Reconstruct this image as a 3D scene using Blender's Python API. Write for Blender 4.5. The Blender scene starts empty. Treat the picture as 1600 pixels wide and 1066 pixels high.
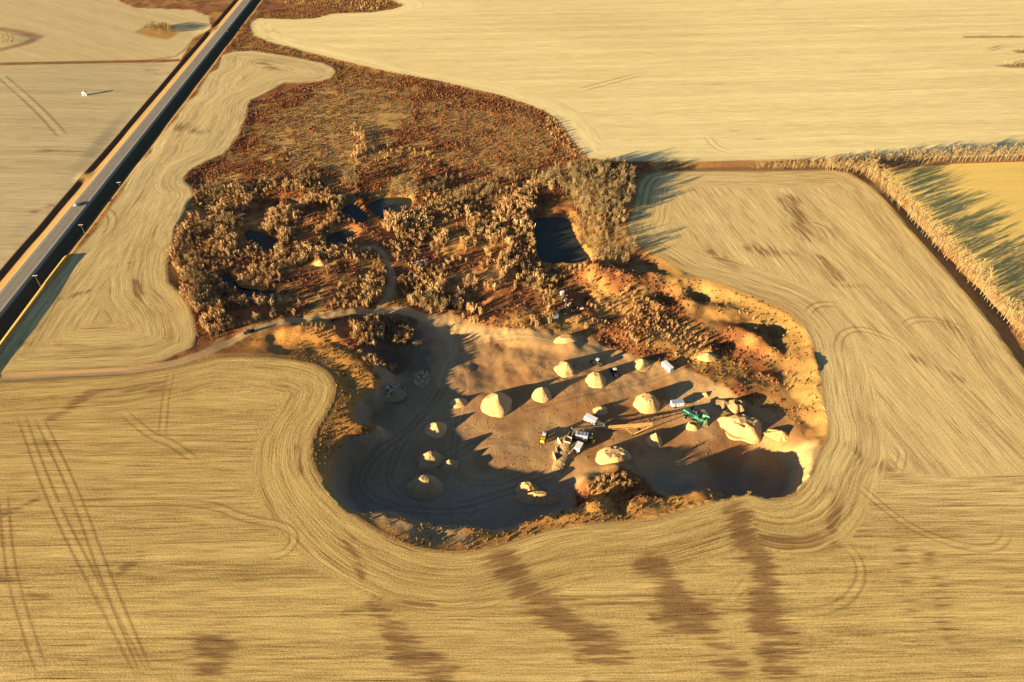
import bpy, math, random
import numpy as np

sc = bpy.context.scene
COL = sc.collection
R = math.radians
rng = np.random.RandomState(7)
random.seed(7)

# ------------------------------------------------------------------ camera
F, CAMH = 1067.0, 230.0
PITCH = math.atan(933.0 / F)
YAW = math.atan(88.0 / math.hypot(933.0, F))
cd = bpy.data.cameras.new('camera'); cam = bpy.data.objects.new('camera', cd); COL.objects.link(cam)
cd.sensor_width = 36.0; cd.lens = 36.0 * F / 1600.0
cd.clip_start = 1.0; cd.clip_end = 30000.0
cam.location = (0, 0, CAMH); cam.rotation_euler = (math.pi / 2 - PITCH, 0, -YAW)
sc.camera = cam

# ------------------------------------------------------------------ sky, sun, exposure
SUN_EL, SUN_AZ = 9.0, 26.0             # shadows run 26 degrees north of +X
w = bpy.data.worlds.new('World'); sc.world = w; w.use_nodes = True
nt = w.node_tree
sky = nt.nodes.new('ShaderNodeTexSky'); sky.sky_type = 'NISHITA'; sky.sun_disc = False
sky.sun_elevation = R(SUN_EL); sky.sun_rotation = R(270 - SUN_AZ)
sky.altitude = 500; sky.air_density = 0.6; sky.dust_density = 0.3; sky.ozone_density = 1.4
bg = nt.nodes['Background']; bg.inputs[1].default_value = 0.052
nt.links.new(sky.outputs[0], bg.inputs[0])
sd_ = bpy.data.lights.new('sun', 'SUN'); sun = bpy.data.objects.new('sun', sd_); COL.objects.link(sun)
sd_.energy = 5.0; sd_.angle = R(0.5); sd_.color = (1.0, 0.775, 0.43)
sun.location = (-300, -200, 300)
sun.rotation_euler = (R(90 - SUN_EL), 0, R(SUN_AZ - 90))
sc.view_settings.view_transform = 'Standard'; sc.view_settings.look = 'None'
sc.view_settings.gamma = 1.0; sc.view_settings.use_curve_mapping = False
sc.view_settings.exposure = 2.14
sc.cycles.max_bounces = 4; sc.cycles.diffuse_bounces = 2

# ------------------------------------------------------------------ survey helpers
cp, sp = math.cos(PITCH), math.sin(PITCH)
FW = np.array([math.sin(YAW) * cp, math.cos(YAW) * cp, -sp])
RT = np.array([math.cos(YAW), -math.sin(YAW), 0.0]); UP = np.cross(RT, FW)
def gp(px, py, z=0.0):
    d = FW + RT * (px - 800) / F - UP * (py - 533) / F
    t = (z - CAMH) / d[2]
    return np.array([d[0] * t, d[1] * t])
def L(pts, z=0.0):
    return np.array([gp(a, b, z) for a, b in pts])
def mpx(px, py):                       # metres per photograph pixel across the view there
    g = gp(px, py); return float(np.dot(np.array([g[0], g[1], -CAMH]), FW)) / F

_tab = np.random.RandomState(3).rand(256, 256).astype(np.float32)
def vn(x, y, s, seed=0):
    x = np.asarray(x, np.float64) / s + seed * 17.31 + 1000; y = np.asarray(y, np.float64) / s + seed * 7.77 + 1000
    xi = np.floor(x).astype(np.int64); yi = np.floor(y).astype(np.int64)
    fx = x - xi; fy = y - yi
    fx = fx * fx * (3 - 2 * fx); fy = fy * fy * (3 - 2 * fy)
    a = _tab[xi & 255, yi & 255]; b = _tab[(xi + 1) & 255, yi & 255]
    c = _tab[xi & 255, (yi + 1) & 255]; d = _tab[(xi + 1) & 255, (yi + 1) & 255]
    return (a * (1 - fx) + b * fx) * (1 - fy) + (c * (1 - fx) + d * fx) * fy
def fbm(x, y, s, seed=0, o=4):
    t = 0; a = 0.5; n = 0
    for k in range(o):
        t = t + a * vn(x, y, s / 2 ** k, seed + k * 3); n += a; a *= 0.55
    return t / n
def ss(a, b, x):
    t = np.clip((x - a) / (b - a), 0, 1); return t * t * (3 - 2 * t)

def pdist(line, x, y, closed=False, reach=60.0):
    """distance to a polyline and the arc length of the nearest point; far points get 999"""
    x = np.asarray(x, np.float64).ravel(); y = np.asarray(y, np.float64).ravel()
    P = np.asarray(line); Q = np.roll(P, -1, 0) if closed else P[1:]
    A = P if closed else P[:-1]
    D = np.full(x.shape, 999.0); V = np.zeros(x.shape)
    m = (x > P[:, 0].min() - reach) & (x < P[:, 0].max() + reach) & (y > P[:, 1].min() - reach) & (y < P[:, 1].max() + reach)
    idx = np.nonzero(m)[0]
    if len(idx) == 0: return D, V
    xs, ys = x[idx], y[idx]; best = np.full(len(idx), 999.0 ** 2); arc = np.zeros(len(idx)); run = 0.0
    for a, b in zip(A, Q):
        dx, dy = b - a; l2 = dx * dx + dy * dy; l = math.sqrt(l2)
        if l2 < 1e-9: continue
        k = np.nonzero((xs > min(a[0], b[0]) - reach) & (xs < max(a[0], b[0]) + reach) & (ys > min(a[1], b[1]) - reach) & (ys < max(a[1], b[1]) + reach))[0]
        if len(k):
            t = np.clip(((xs[k] - a[0]) * dx + (ys[k] - a[1]) * dy) / l2, 0, 1)
            d = (xs[k] - a[0] - t * dx) ** 2 + (ys[k] - a[1] - t * dy) ** 2
            q = d < best[k]; kk = k[q]
            best[kk] = d[q]; arc[kk] = run + t[q] * l
        run += l
    D[idx] = np.sqrt(best); V[idx] = arc
    return D, V
def inside(poly, x, y):
    x = np.asarray(x, np.float64).ravel(); y = np.asarray(y, np.float64).ravel()
    P = np.asarray(poly); c = np.zeros(x.shape, bool)
    m = np.nonzero((x > P[:, 0].min()) & (x < P[:, 0].max()) & (y > P[:, 1].min()) & (y < P[:, 1].max()))[0]
    xs, ys = x[m], y[m]; cc = np.zeros(len(m), bool)
    for (x1, y1), (x2, y2) in zip(P, np.roll(P, -1, 0)):
        if y1 == y2: continue
        cc ^= ((y1 > ys) != (y2 > ys)) & (xs < (x2 - x1) * (ys - y1) / (y2 - y1) + x1)
    c[m] = cc; return c
def sdist(poly, x, y, reach=60.0):     # positive inside
    d, v = pdist(poly, x, y, True, reach); s = inside(poly, x, y)
    return np.where(s, d, -d), v
def smooth_line(P, n=2, closed=False):
    P = np.asarray(P)
    for _ in range(n):
        Q = np.roll(P, -1, 0) if closed else P[1:]
        A = P if closed else P[:-1]
        N = np.empty((2 * len(A), 2)); N[0::2] = A * .75 + Q * .25; N[1::2] = A * .25 + Q * .75
        P = N if closed else np.vstack([P[:1], N, P[-1:]])
    return P

# ------------------------------------------------------------------ the survey: outlines measured on the ground
PIT_EDGE = [(-500, 612), (0, 597), (100, 591), (200, 586), (260, 577), (310, 565), (340, 558), (380, 557), (420, 558), (460, 562), (490, 568),
    (510, 578), (520, 590), (525, 605), (520, 625), (508, 650), (495, 670), (488, 690), (488, 715), (495, 735), (508, 755), (525, 775),
    (545, 795), (565, 812), (590, 828), (620, 843), (650, 855), (680, 860), (710, 862), (740, 860), (770, 853), (800, 845), (830, 836),
    (870, 825), (900, 820), (940, 817), (980, 814), (1020, 808), (1060, 798), (1100, 786), (1130, 778), (1150, 773), (1170, 770),
    (1185, 775), (1205, 780), (1220, 780), (1240, 772), (1255, 758), (1265, 740), (1272, 720), (1280, 705), (1292, 685), (1293, 660),
    (1287, 640), (1283, 610), (1280, 580), (1275, 555), (1268, 530), (1255, 508), (1235, 488), (1210, 475), (1170, 460), (1130, 445),
    (1100, 436), (1070, 428), (1047, 413), (1035, 405), (1015, 395), (1000, 385), (985, 372), (977, 354), (988, 332), (993, 305),
    (997, 285), (1010, 274), (1030, 268), (1100, 267), (1200, 267), (1300, 265), (1326, 269), (1360, 290), (1386, 316), (1431, 369),
    (1487, 432), (1544, 500), (1600, 579), (1800, 800)]
pit_edge = L(PIT_EDGE)
FB = np.vstack([pit_edge, [[420, -200], [-420, -200]]])
FL = L([(0, 552), (60, 468), (85, 437), (112, 402), (148, 360), (175, 318), (188, 302), (195, 288), (205, 270), (215, 255), (235, 238),
    (237, 228), (250, 212), (270, 190), (276, 184), (278, 177), (290, 160), (308, 147), (310, 140), (325, 115), (340, 107), (343, 98),
    (346, 87), (365, 80), (395, 79), (430, 84), (470, 91), (505, 98), (520, 105), (525, 112), (518, 121), (500, 127), (470, 129),
    (445, 129), (430, 137), (405, 150), (392, 156), (387, 166), (385, 182), (375, 206), (362, 226), (350, 239), (320, 252), (300, 263),
    (289, 274), (288, 283), (299, 292), (303, 303), (290, 325), (275, 355), (265, 390), (260, 420), (263, 440), (280, 456), (295, 475),
    (304, 500), (307, 522), (300, 543), (250, 565), (200, 574), (100, 579), (0, 583), (-160, 594), (-160, 760)])
TOP_EDGE = [(640, -200), (560, -60), (592, -4), (617, 2), (630, 8), (615, 14), (580, 19), (520, 21), (495, 28), (460, 30), (405, 28), (393, 33), (390, 42),
    (396, 54), (420, 65), (450, 73), (480, 81), (520, 91), (560, 100), (600, 110), (640, 117), (690, 126), (740, 138), (780, 147),
    (820, 160), (850, 172), (870, 185), (882, 200), (893, 217), (905, 232), (918, 246), (960, 251), (1030, 252), (1100, 252),
    (1150, 251), (1200, 250), (1300, 249), (1400, 248), (1600, 244), (2200, 228)]
top_edge = L(TOP_EDGE)
FT = np.vstack([top_edge, [[3000, 500], [3000, 4000], [-150, 4000]]])
FG = np.vstack([L([(2200, 243), (1600, 254), (1500, 257), (1450, 259), (1410, 264)]), [[290, 425], [289, 120], [900, 120]]])
ROADX = -259.5; HALF = 4.6
VERGE_L = -276.0
FTL = np.array([[VERGE_L, -200], [VERGE_L, 690], [-2000, 690], [-2000, -200]])
FTU = np.vstack([L([(283, 93), (300, 62), (330, 45), (325, 25), (300, 15), (210, 12), (140, -20)]), [[-700, 2500], [-2000, 2500], [-2000, 697], [-285, 697]]])
# crest of the steep pit wall (south and west), then round the low ground to the east and north
CREST = [(520, 541), (540, 549), (560, 560), (577, 573), (590, 586), (590, 592), (578, 598), (563, 604), (551, 616), (543, 631), (543, 645),
    (553, 657), (570, 662), (577, 660), (555, 667), (536, 679), (516, 694), (505, 710), (502, 730), (502, 748), (510, 768), (525, 787), (545, 801),
    (565, 803), (595, 797), (630, 812), (680, 818), (720, 821), (750, 827), (785, 828), (815, 822), (835, 812), (870, 806), (895, 801),
    (915, 794), (930, 783), (945, 778), (955, 781), (964, 791), (970, 804), (976, 809), (983, 803), (984, 786), (990, 772),
    (1005, 770), (1020, 777), (1045, 783), (1060, 773), (1080, 767), (1105, 763), (1125, 763), (1135, 769), (1150, 771),
    (1168, 771), (1190, 776), (1210, 780), (1235, 773), (1252, 760), (1262, 745), (1264, 712), (1266, 692), (1285, 680), (1289, 655), (1283, 635), (1280, 610), (1276, 580),
    (1271, 555), (1264, 530), (1250, 510), (1230, 492), (1205, 479), (1165, 464), (1125, 449), (1095, 440), (1060, 433), (1010, 425), (960, 425), (925, 425),
    (890, 450), (850, 480), (800, 490), (740, 480), (690, 470), (640, 470), (590, 480), (540, 500), (510, 520)]
crest = smooth_line(L(CREST), 1, True)
# (px, py, floor height, width of the slope to it)
LEVELS = [(560, 560, -7, 13), (575, 630, -12, 11), (620, 540, -10, 12), (640, 600, -11, 12), (540, 720, -12, 12), (530, 760, -12, 12), (600, 720, -11.5, 12), (600, 770, -11.5, 11),
    (700, 790, -11.5, 10), (790, 800, -11.5, 10), (700, 700, -10.5, 12), (800, 660, -9.8, 14), (760, 560, -9.3, 20), (850, 540, -8.5, 20),
    (880, 760, -11, 10), (950, 680, -10, 14), (1000, 600, -9.5, 14), (960, 560, -8.5, 14), (1060, 690, -10.5, 12), (1060, 745, -11, 9),
    (1100, 640, -9.5, 12), (1160, 740, -15.5, 10), (1210, 740, -16, 9), (1240, 720, -15, 6), (1180, 690, -12, 9), (1225, 640, -8.5, 11), (1260, 660, -5, 9), (1230, 570, -7, 14),
    (1170, 580, -7.5, 14), (1100, 540, -7.5, 14), (1050, 500, -7, 14), (1180, 500, -6, 14), (1090, 460, -5.0, 12), (1000, 460, -6, 16),
    (930, 470, -6, 22), (860, 510, -6.5, 22), (700, 522, -10.4, 18), (620, 503, -8.0, 16), (560, 510, -3.4, 18), (660, 496, -8.0, 18), (545, 535, -3.2, 14), (740, 525, -9.6, 18)]
# gentle level of the rough ground outside the crest
BASE = [(500, 180, -.4), (700, 190, -.4), (850, 210, -.4), (450, 240, -.6), (850, 285, -.5), (750, 330, -1.5), (350, 330, -1.5), (400, 430, -2.2),
    (550, 400, -2.6), (640, 400, -3), (700, 450, -4), (850, 460, -4.5), (800, 380, -3.2), (950, 400, -2), (960, 320, -.6), (400, 60, 0), (390, 515, -1.0), (320, 555, 0),
    (500, 495, -3.2), (600, 484, -5), (300, 430, -.8), (450, 535, -1.4), (520, 570, -1.2), (520, 660, -1.0), (600, 815, -1.9), (660, 835, -1.9), (750, 840, -1.2),
    (860, 815, -.8), (900, 805, -1), (1000, 795, -2.6), (1100, 775, -1), (1270, 700, -.6), (330, 500, -1.3), (640, 460, -4.5), (480, 330, -2.6)]
def idw(pts, x, y, cols, r0=8.0):
    P = L([(a[0], a[1]) for a in pts]); num = [0.0] * len(cols); den = 0.0
    for i, p in enumerate(P):
        wgt = 1.0 / ((x - p[0]) ** 2 + (y - p[1]) ** 2 + r0 * r0) ** 2
        den = den + wgt
        for j, c in enumerate(cols): num[j] = num[j] + wgt * pts[i][c]
    return [n / den for n in num]
# ponds: outline, water height
PONDS = [([(829, 341), (860, 339), (890, 340), (895, 359), (909, 387), (929, 408), (895, 411), (853, 412), (840, 404), (835, 367)], -5.2),
    ([(571, 319), (599, 309), (625, 308), (647, 309), (640, 331), (609, 345), (584, 338), (579, 328)], -4.2),
    ([(546, 317), (555, 321), (581, 343), (564, 351), (545, 342), (526, 333)], -4.2),
    ([(513, 366), (530, 361), (554, 360), (555, 367), (543, 386), (528, 388), (513, 386), (508, 376)], -4.6),
    ([(377, 361), (402, 360), (420, 368), (435, 374), (438, 389), (425, 395), (412, 395), (392, 384)], -4.0),
    ([(340, 432), (359, 424), (366, 435), (369, 447), (382, 452), (402, 455), (432, 452), (431, 462), (402, 475), (387, 468), (371, 454), (351, 444)], -3.8),
    ([(447, 312), (460, 311), (470, 318), (468, 321), (450, 320)], -4.0)]
ponds = [(smooth_line(L(p, z), 2, True), z) for p, z in PONDS]
# mounds and hollows: px, py, z seen at, radius m, height m, stretch, angle
HUMPS = [(955, 752, -8, 9, 3.6, 1.5, 5), (995, 757, -7, 6, 1.8, 1, 0), (920, 762, -9, 6, 3.0, 1, 0), (980, 735, -10, 7, 2.0, 1.6, 0),
    (420, 318, -2, 12, -4.6, 1.6, 0), (395, 330, -2, 10, -3.6, 1, 0), (375, 460, -3, 11, -2.6, 1.5, 0), (345, 440, -2, 9, -2.4, 1.2, 0), (690, 395, -4, 10, -2.2, 1.6, 0), (850, 425, -4, 8, -2.0, 1.4, 0), (590, 425, -4, 10, -1.8, 1.8, 0), (335, 315, -2, 10, -2.2, 1.5, 25), (310, 350, -1, 8, -2.0, 1.6, 30),
    (460, 520, -1, 7, 1.8, 1.7, 5), (500, 517, -2, 7, 1.9, 1.7, 0), (430, 524, -1, 4, -1.2, 1, 0), (470, 537, -2, 7, -1.6, 2.5, 0),
    (950, 437, -4, 8, 3.4, 2.0, -25), (925, 425, -4, 5, 2.4, 1.4, -30), (1010, 440, -4, 7, 2.6, 2.4, -3), (1060, 447, -3, 6, 2.0, 1.6, -10), (1040, 467, -6, 6, -3.6, 1.1, 40),
    (1092, 460, -4, 6, -3.8, 1, 0), (1030, 478, -6, 6, 1.8, 1.3, 0), (1075, 472, -6, 6, 2.0, 1.2, -20), (1213, 520, -5, 4, -2.6, 1.4, -30), (1172, 515, -6, 3.5, -2.0, 1.2, 0),
    (1190, 545, -7, 6, 2.6, 2.2, -40), (1165, 528, -7, 6, 2.4, 2.0, -40), (1130, 490, -6, 6, 2.2, 1.8, -20), (1105, 555, -7.5, 5, 3.2, 1.5, 0), (1210, 545, -6.5, 3.5, -1.6, 1, 0),
    (1265, 575, -4, 8, 1.2, 1, 0), (340, 385, -2, 7, 1.6, 1.6, 0), (350, 400, -2, 5, 1.2, 1.5, 0), (440, 340, -3, 9, 1.6, 1.5, 0),
    (495, 345, -3, 9, 1.5, 1.6, 0), (600, 372, -3, 8, 1.4, 1, 0), (658, 547, -10, 10, 2.6, 1, 0), (620, 480, -5, 8, 1.0, 2, 0),
    (730, 470, -5, 10, -3.8, 1.8, 0), (935, 793, -2, 4, 1.8, 1.4, 20), (868, 800, -5, 5, 2.4, 1.6, 25), (905, 782, -7, 5, 1.6, 1.2, 0), (1075, 752, -9, 5, 1.8, 1.6, 15), (820, 812, -5, 4, 1.4, 1.5, 10), (700, 455, -4, 6, -1.2, 1, 0), (915, 460, -6, 8, -2.6, 1.2, 0), (955, 490, -7, 9, -1.8, 1.2, 0), (960, 530, -8, 6, -1.8, 1.4, 0),
    (640, 300, -1, 6, .8, 1.3, 0), (570, 322, -3, 3.0, 1.5, 2.2, -40), (1150, 610, -9, 7, 1.5, 1.3, 0), (1195, 600, -7.5, 10, 1.2, 1, 0),
    (1030, 772, -4, 6, 1.6, 1.2, 0), (905, 800, -2, 6, 1.0, 1.5, 25), (1090, 770, -2, 8, 1.2, 1.8, 10), (1010, 790, -2, 7, 1.2, 1.2, 0), (1130, 775, -1, 6, -1.5, 1, 0),
    (600, 585, -11, 6, 1.0, 1, 0), (1040, 560, -8.5, 7, -1.2, 1.6, -20), (500, 411, -3, 3.5, 1.7, 1.2, 0), (545, 275, -1, 7, .8, 1, 0), (890, 545, -9, 6, 1.0, 1, 0)]
HUMPS = [(gp(a, b, z), r, h, s, R(t)) for a, b, z, r, h, s, t in HUMPS]
TRACK = smooth_line(np.vstack([L([(-200, 597), (0, 590), (100, 585), (200, 580), (260, 571), (305, 557), (340, 540), (370, 526)]), L([(392, 516)], -1), L([(450, 502)], -2.2),
    L([(520, 492)], -3.4), L([(590, 486)], -5), L([(640, 490), (680, 507)], -7.4), L([(702, 528), (712, 548)], -9.2), L([(700, 575), (690, 600)], -10)]), 2)
TRACK2 = smooth_line(np.vstack([L([(590, 484), (605, 466)], -5), L([(613, 440), (612, 418)], -3.6), L([(600, 395), (585, 385), (568, 390)], -3)]), 2)
TRACK3 = smooth_line(L([(690, 512), (740, 520), (800, 524), (860, 532), (905, 541), (940, 546)], -8), 2)
BANK = smooth_line(L([(-60, 620), (0, 545), (35, 497), (60, 463), (80, 433), (104, 403)]), 2)

REG_ROUGH, REG_FB, REG_FT, REG_FL, REG_FG, REG_FTL, REG_FTU, REG_VERGE, REG_PIT, REG_TRACK = range(10)
def terrain(x, y, full=False):
    """height of the ground; with full=True also every distance the colours need"""
    x = np.asarray(x, np.float64).ravel(); y = np.asarray(y, np.float64).ravel(); o = {}
    dB, vB = pdist(pit_edge, x, y, reach=70); iB = inside(FB, x, y)
    dT, vT = pdist(top_edge, x, y, reach=70); iT = inside(FT, x, y)
    sL, vL = sdist(FL, x, y, 40); sG, vG = sdist(FG, x, y, 40)
    iU = inside(FTU, x, y); iW = inside(FTL, x, y) & ~iU
    corr = np.abs(x - ROADX)
    field = iB | iT | (sL > 0) | (sG > 0) | iU | iW
    verge = (corr < 17) & ~field
    rough = ~field & ~verge
    edge = np.minimum(np.minimum(dB, dT), np.where(sL < 0, -sL, 0)); edge = np.minimum(edge, np.where(sG < 0, -sG, 0))
    edge = np.where(rough, edge, 0)
    z = 1.6 * (fbm(x, y, 260, 1, 2) - .5)
    flat = ss(8, 60, np.where(iB, dB, 99)) * 0 + 1
    z = z * flat
    # rough ground
    k = np.nonzero(rough & (x > -260) & (x < 330) & (y > 120) & (y < 900))[0]
    xs, ys = x[k], y[k]; e = edge[k]
    base = idw(BASE, xs, ys, [2], 12.0)[0]
    lump = 2.3 * (fbm(xs, ys, 16, 4, 3) - .5) + 4.5 * (fbm(xs, ys, 45, 9, 2) - .5) + 1.1 * (fbm(xs, ys, 6, 55, 3) - .5)
    zz = (base + lump * np.clip(-base / 2.2, .25, 1)) * ss(0, 9, e) - .25 * ss(0, 1.5, e)
    sC, vC = sdist(crest, xs + 2.2 * (vn(xs, ys, 9, 40) - .5) + 1.5 * (vn(xs, ys, 3.2, 42) - .5), ys + 2.2 * (vn(xs, ys, 9, 41) - .5) + 1.5 * (vn(xs, ys, 3.2, 43) - .5), 45)
    sC = np.where(sC > 900, 60, sC)
    fl, wd = idw(LEVELS, xs, ys, [2, 3], 5.0); wd = wd * np.where(wd < 12.6, .78, 1.0)
    t = np.clip(sC / wd, 0, 1); t = .15 * t * t * (3 - 2 * t) + .85 * np.clip(t * 1.05, 0, 1)
    floorn = .9 * (fbm(xs, ys, 14, 21, 4) - .5)
    east = ss(940, 1000, 900 + 0 * xs)   # constant
    zz = zz * (1 - t) + (fl + floorn + .7 * lump * ss(205, 250, ys)) * t
    # small gullies down the steep walls
    zz = zz - 1.3 * np.abs(vn(vC * 1.0, sC * .25, 3.4, 31) - .5) * np.where((t > .05) & (t < .95), 1, 0)
    for (hx, hy), r, h, s, a in HUMPS:
        u = ((xs - hx) * math.cos(a) + (ys - hy) * math.sin(a)) / (r * s); v = (-(xs - hx) * math.sin(a) + (ys - hy) * math.cos(a)) / r
        q = np.exp(-1.3 * (u * u + v * v) ** 1.3); zz = zz + h * q * (1 + .5 * (vn(xs, ys, 4, 50) - .5))
    for pl, wz in ponds:
        s, _ = sdist(pl, xs, ys, 14); s = np.where(s < -13, -13, s)
        bank = wz + .25 + np.clip(-s, 0, 13) * .6
        zz = np.where(s > 0, np.minimum(zz, wz - .15 - .35 * np.clip(s, 0, 5)), np.where(s > -13, zz + (np.minimum(zz, bank) - zz) * ss(13, 9, -s), zz))
        zz = np.where((s <= 0) & (s > -5), np.maximum(zz, wz + .12), zz)
    z[k] = z[k] * ss(25, 0, e) + zz
    tr = []
    for ln, hw in ((TRACK, 2.6), (TRACK2, 1.8), (TRACK3, 3.2)):
        d, v = pdist(ln, x, y, reach=12); tr.append((d, v, hw))
    # highway embankment with a ditch on each side
    c = x - ROADX
    road = np.interp(c, [-30, -16.5, -13.4, -12.4, -4.9, 4.9, 11.0, 13.5, 16.8, 30], [0, 0, -.9, -.9, 1.5, 1.5, -1.1, -1.1, .0, 0])
    n = (vn(x, y, 26, 61) - .5)
    apr = np.exp(-((y - gp(98, 277)[1]) / 7.0) ** 2) + np.exp(-((y - gp(338, 45)[1]) / 10.0) ** 2)
    road = np.where(c < -4.9, road + (np.maximum(road, .6 + .0 * road) - road) * np.clip(apr, 0, 1) * ss(-22, -14, c), road)
    rw = ss(32, 17, corr)
    z = z * (1 - rw) + road * rw + n * .5 * ss(8, 12, corr) * rw
    dk, _ = pdist(BANK, x, y, reach=14); z = z + 1.7 * np.exp(-(dk / 2.6) ** 2)
    if full:
        o.update(iB=iB, iT=iT, sL=sL, sG=sG, iU=iU, iW=iW, dB=dB, vB=vB, dT=dT, vT=vT, vL=vL, rough=rough, verge=verge, edge=edge, tr=tr, dk=dk)
        S = np.full(x.shape, -60.0); S[k] = sC; o['sC'] = S
        T = np.zeros(x.shape); T[k] = t; o['t'] = T
        return z, o
    return z
def hit(px, py, it=7):
    """where the sight line through a photograph pixel meets the ground"""
    px = np.atleast_1d(np.asarray(px, float)); py = np.atleast_1d(np.asarray(py, float))
    D = FW[None] + RT[None] * ((px - 800) / F)[:, None] - UP[None] * ((py - 533) / F)[:, None]
    z = np.zeros(len(px))
    for _ in range(it):
        t = (z - CAMH) / D[:, 2]; x, y = D[:, 0] * t, D[:, 1] * t
        z = .35 * z + .65 * terrain(x, y)
    t = (z - CAMH) / D[:, 2]
    return np.stack([D[:, 0] * t, D[:, 1] * t, z], 1)

# ------------------------------------------------------------------ materials
def mat(name, col, rough=.9, spec=.2, metal=0.0, var=.25, scale=.8, bump=0.0, bscale=2.0, seed=0):
    m = bpy.data.materials.new(name); m.use_nodes = True; t = m.node_tree; b = t.nodes['Principled BSDF']
    b.inputs['Roughness'].default_value = rough; b.inputs['Metallic'].default_value = metal
    b.inputs['Specular IOR Level'].default_value = spec
    g = t.nodes.new('ShaderNodeNewGeometry'); n = t.nodes.new('ShaderNodeTexNoise'); n.inputs['Scale'].default_value = scale; n.inputs['Detail'].default_value = 3
    t.links.new(g.outputs['Position'], n.inputs['Vector'])
    mr = t.nodes.new('ShaderNodeMapRange'); mr.inputs[1].default_value = .25; mr.inputs[2].default_value = .75
    mr.inputs[3].default_value = 1 - var; mr.inputs[4].default_value = 1 + var; t.links.new(n.outputs[0], mr.inputs[0])
    mx = t.nodes.new('ShaderNodeVectorMath'); mx.operation = 'SCALE'; mx.inputs[0].default_value = col[:3]
    t.links.new(mr.outputs[0], mx.inputs['Scale']); t.links.new(mx.outputs[0], b.inputs['Base Color'])
    if bump:
        n2 = t.nodes.new('ShaderNodeTexNoise'); n2.inputs['Scale'].default_value = bscale; n2.inputs['Detail'].default_value = 4
        t.links.new(g.outputs['Position'], n2.inputs['Vector'])
        bp = t.nodes.new('ShaderNodeBump'); bp.inputs['Strength'].default_value = 1; bp.inputs['Distance'].default_value = bump
        t.links.new(n2.outputs[0], bp.inputs['Height']); t.links.new(bp.outputs[0], b.inputs['Normal'])
    return m
def twig_mat(name, a, b_, scale=.35):
    m = bpy.data.materials.new(name); m.use_nodes = True; t = m.node_tree; b = t.nodes['Principled BSDF']
    b.inputs['Roughness'].default_value = .95; b.inputs['Specular IOR Level'].default_value = .1
    g = t.nodes.new('ShaderNodeNewGeometry'); n = t.nodes.new('ShaderNodeTexNoise'); n.inputs['Scale'].default_value = scale; n.inputs['Detail'].default_value = 2
    t.links.new(g.outputs['Position'], n.inputs['Vector'])
    cr = t.nodes.new('ShaderNodeValToRGB'); cr.color_ramp.elements[0].position = .35; cr.color_ramp.elements[1].position = .65
    cr.color_ramp.elements[0].color = (*a, 1); cr.color_ramp.elements[1].color = (*b_, 1)
    t.links.new(n.outputs[0], cr.inputs[0]); t.links.new(cr.outputs[0], b.inputs['Base Color'])
    return m
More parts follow.
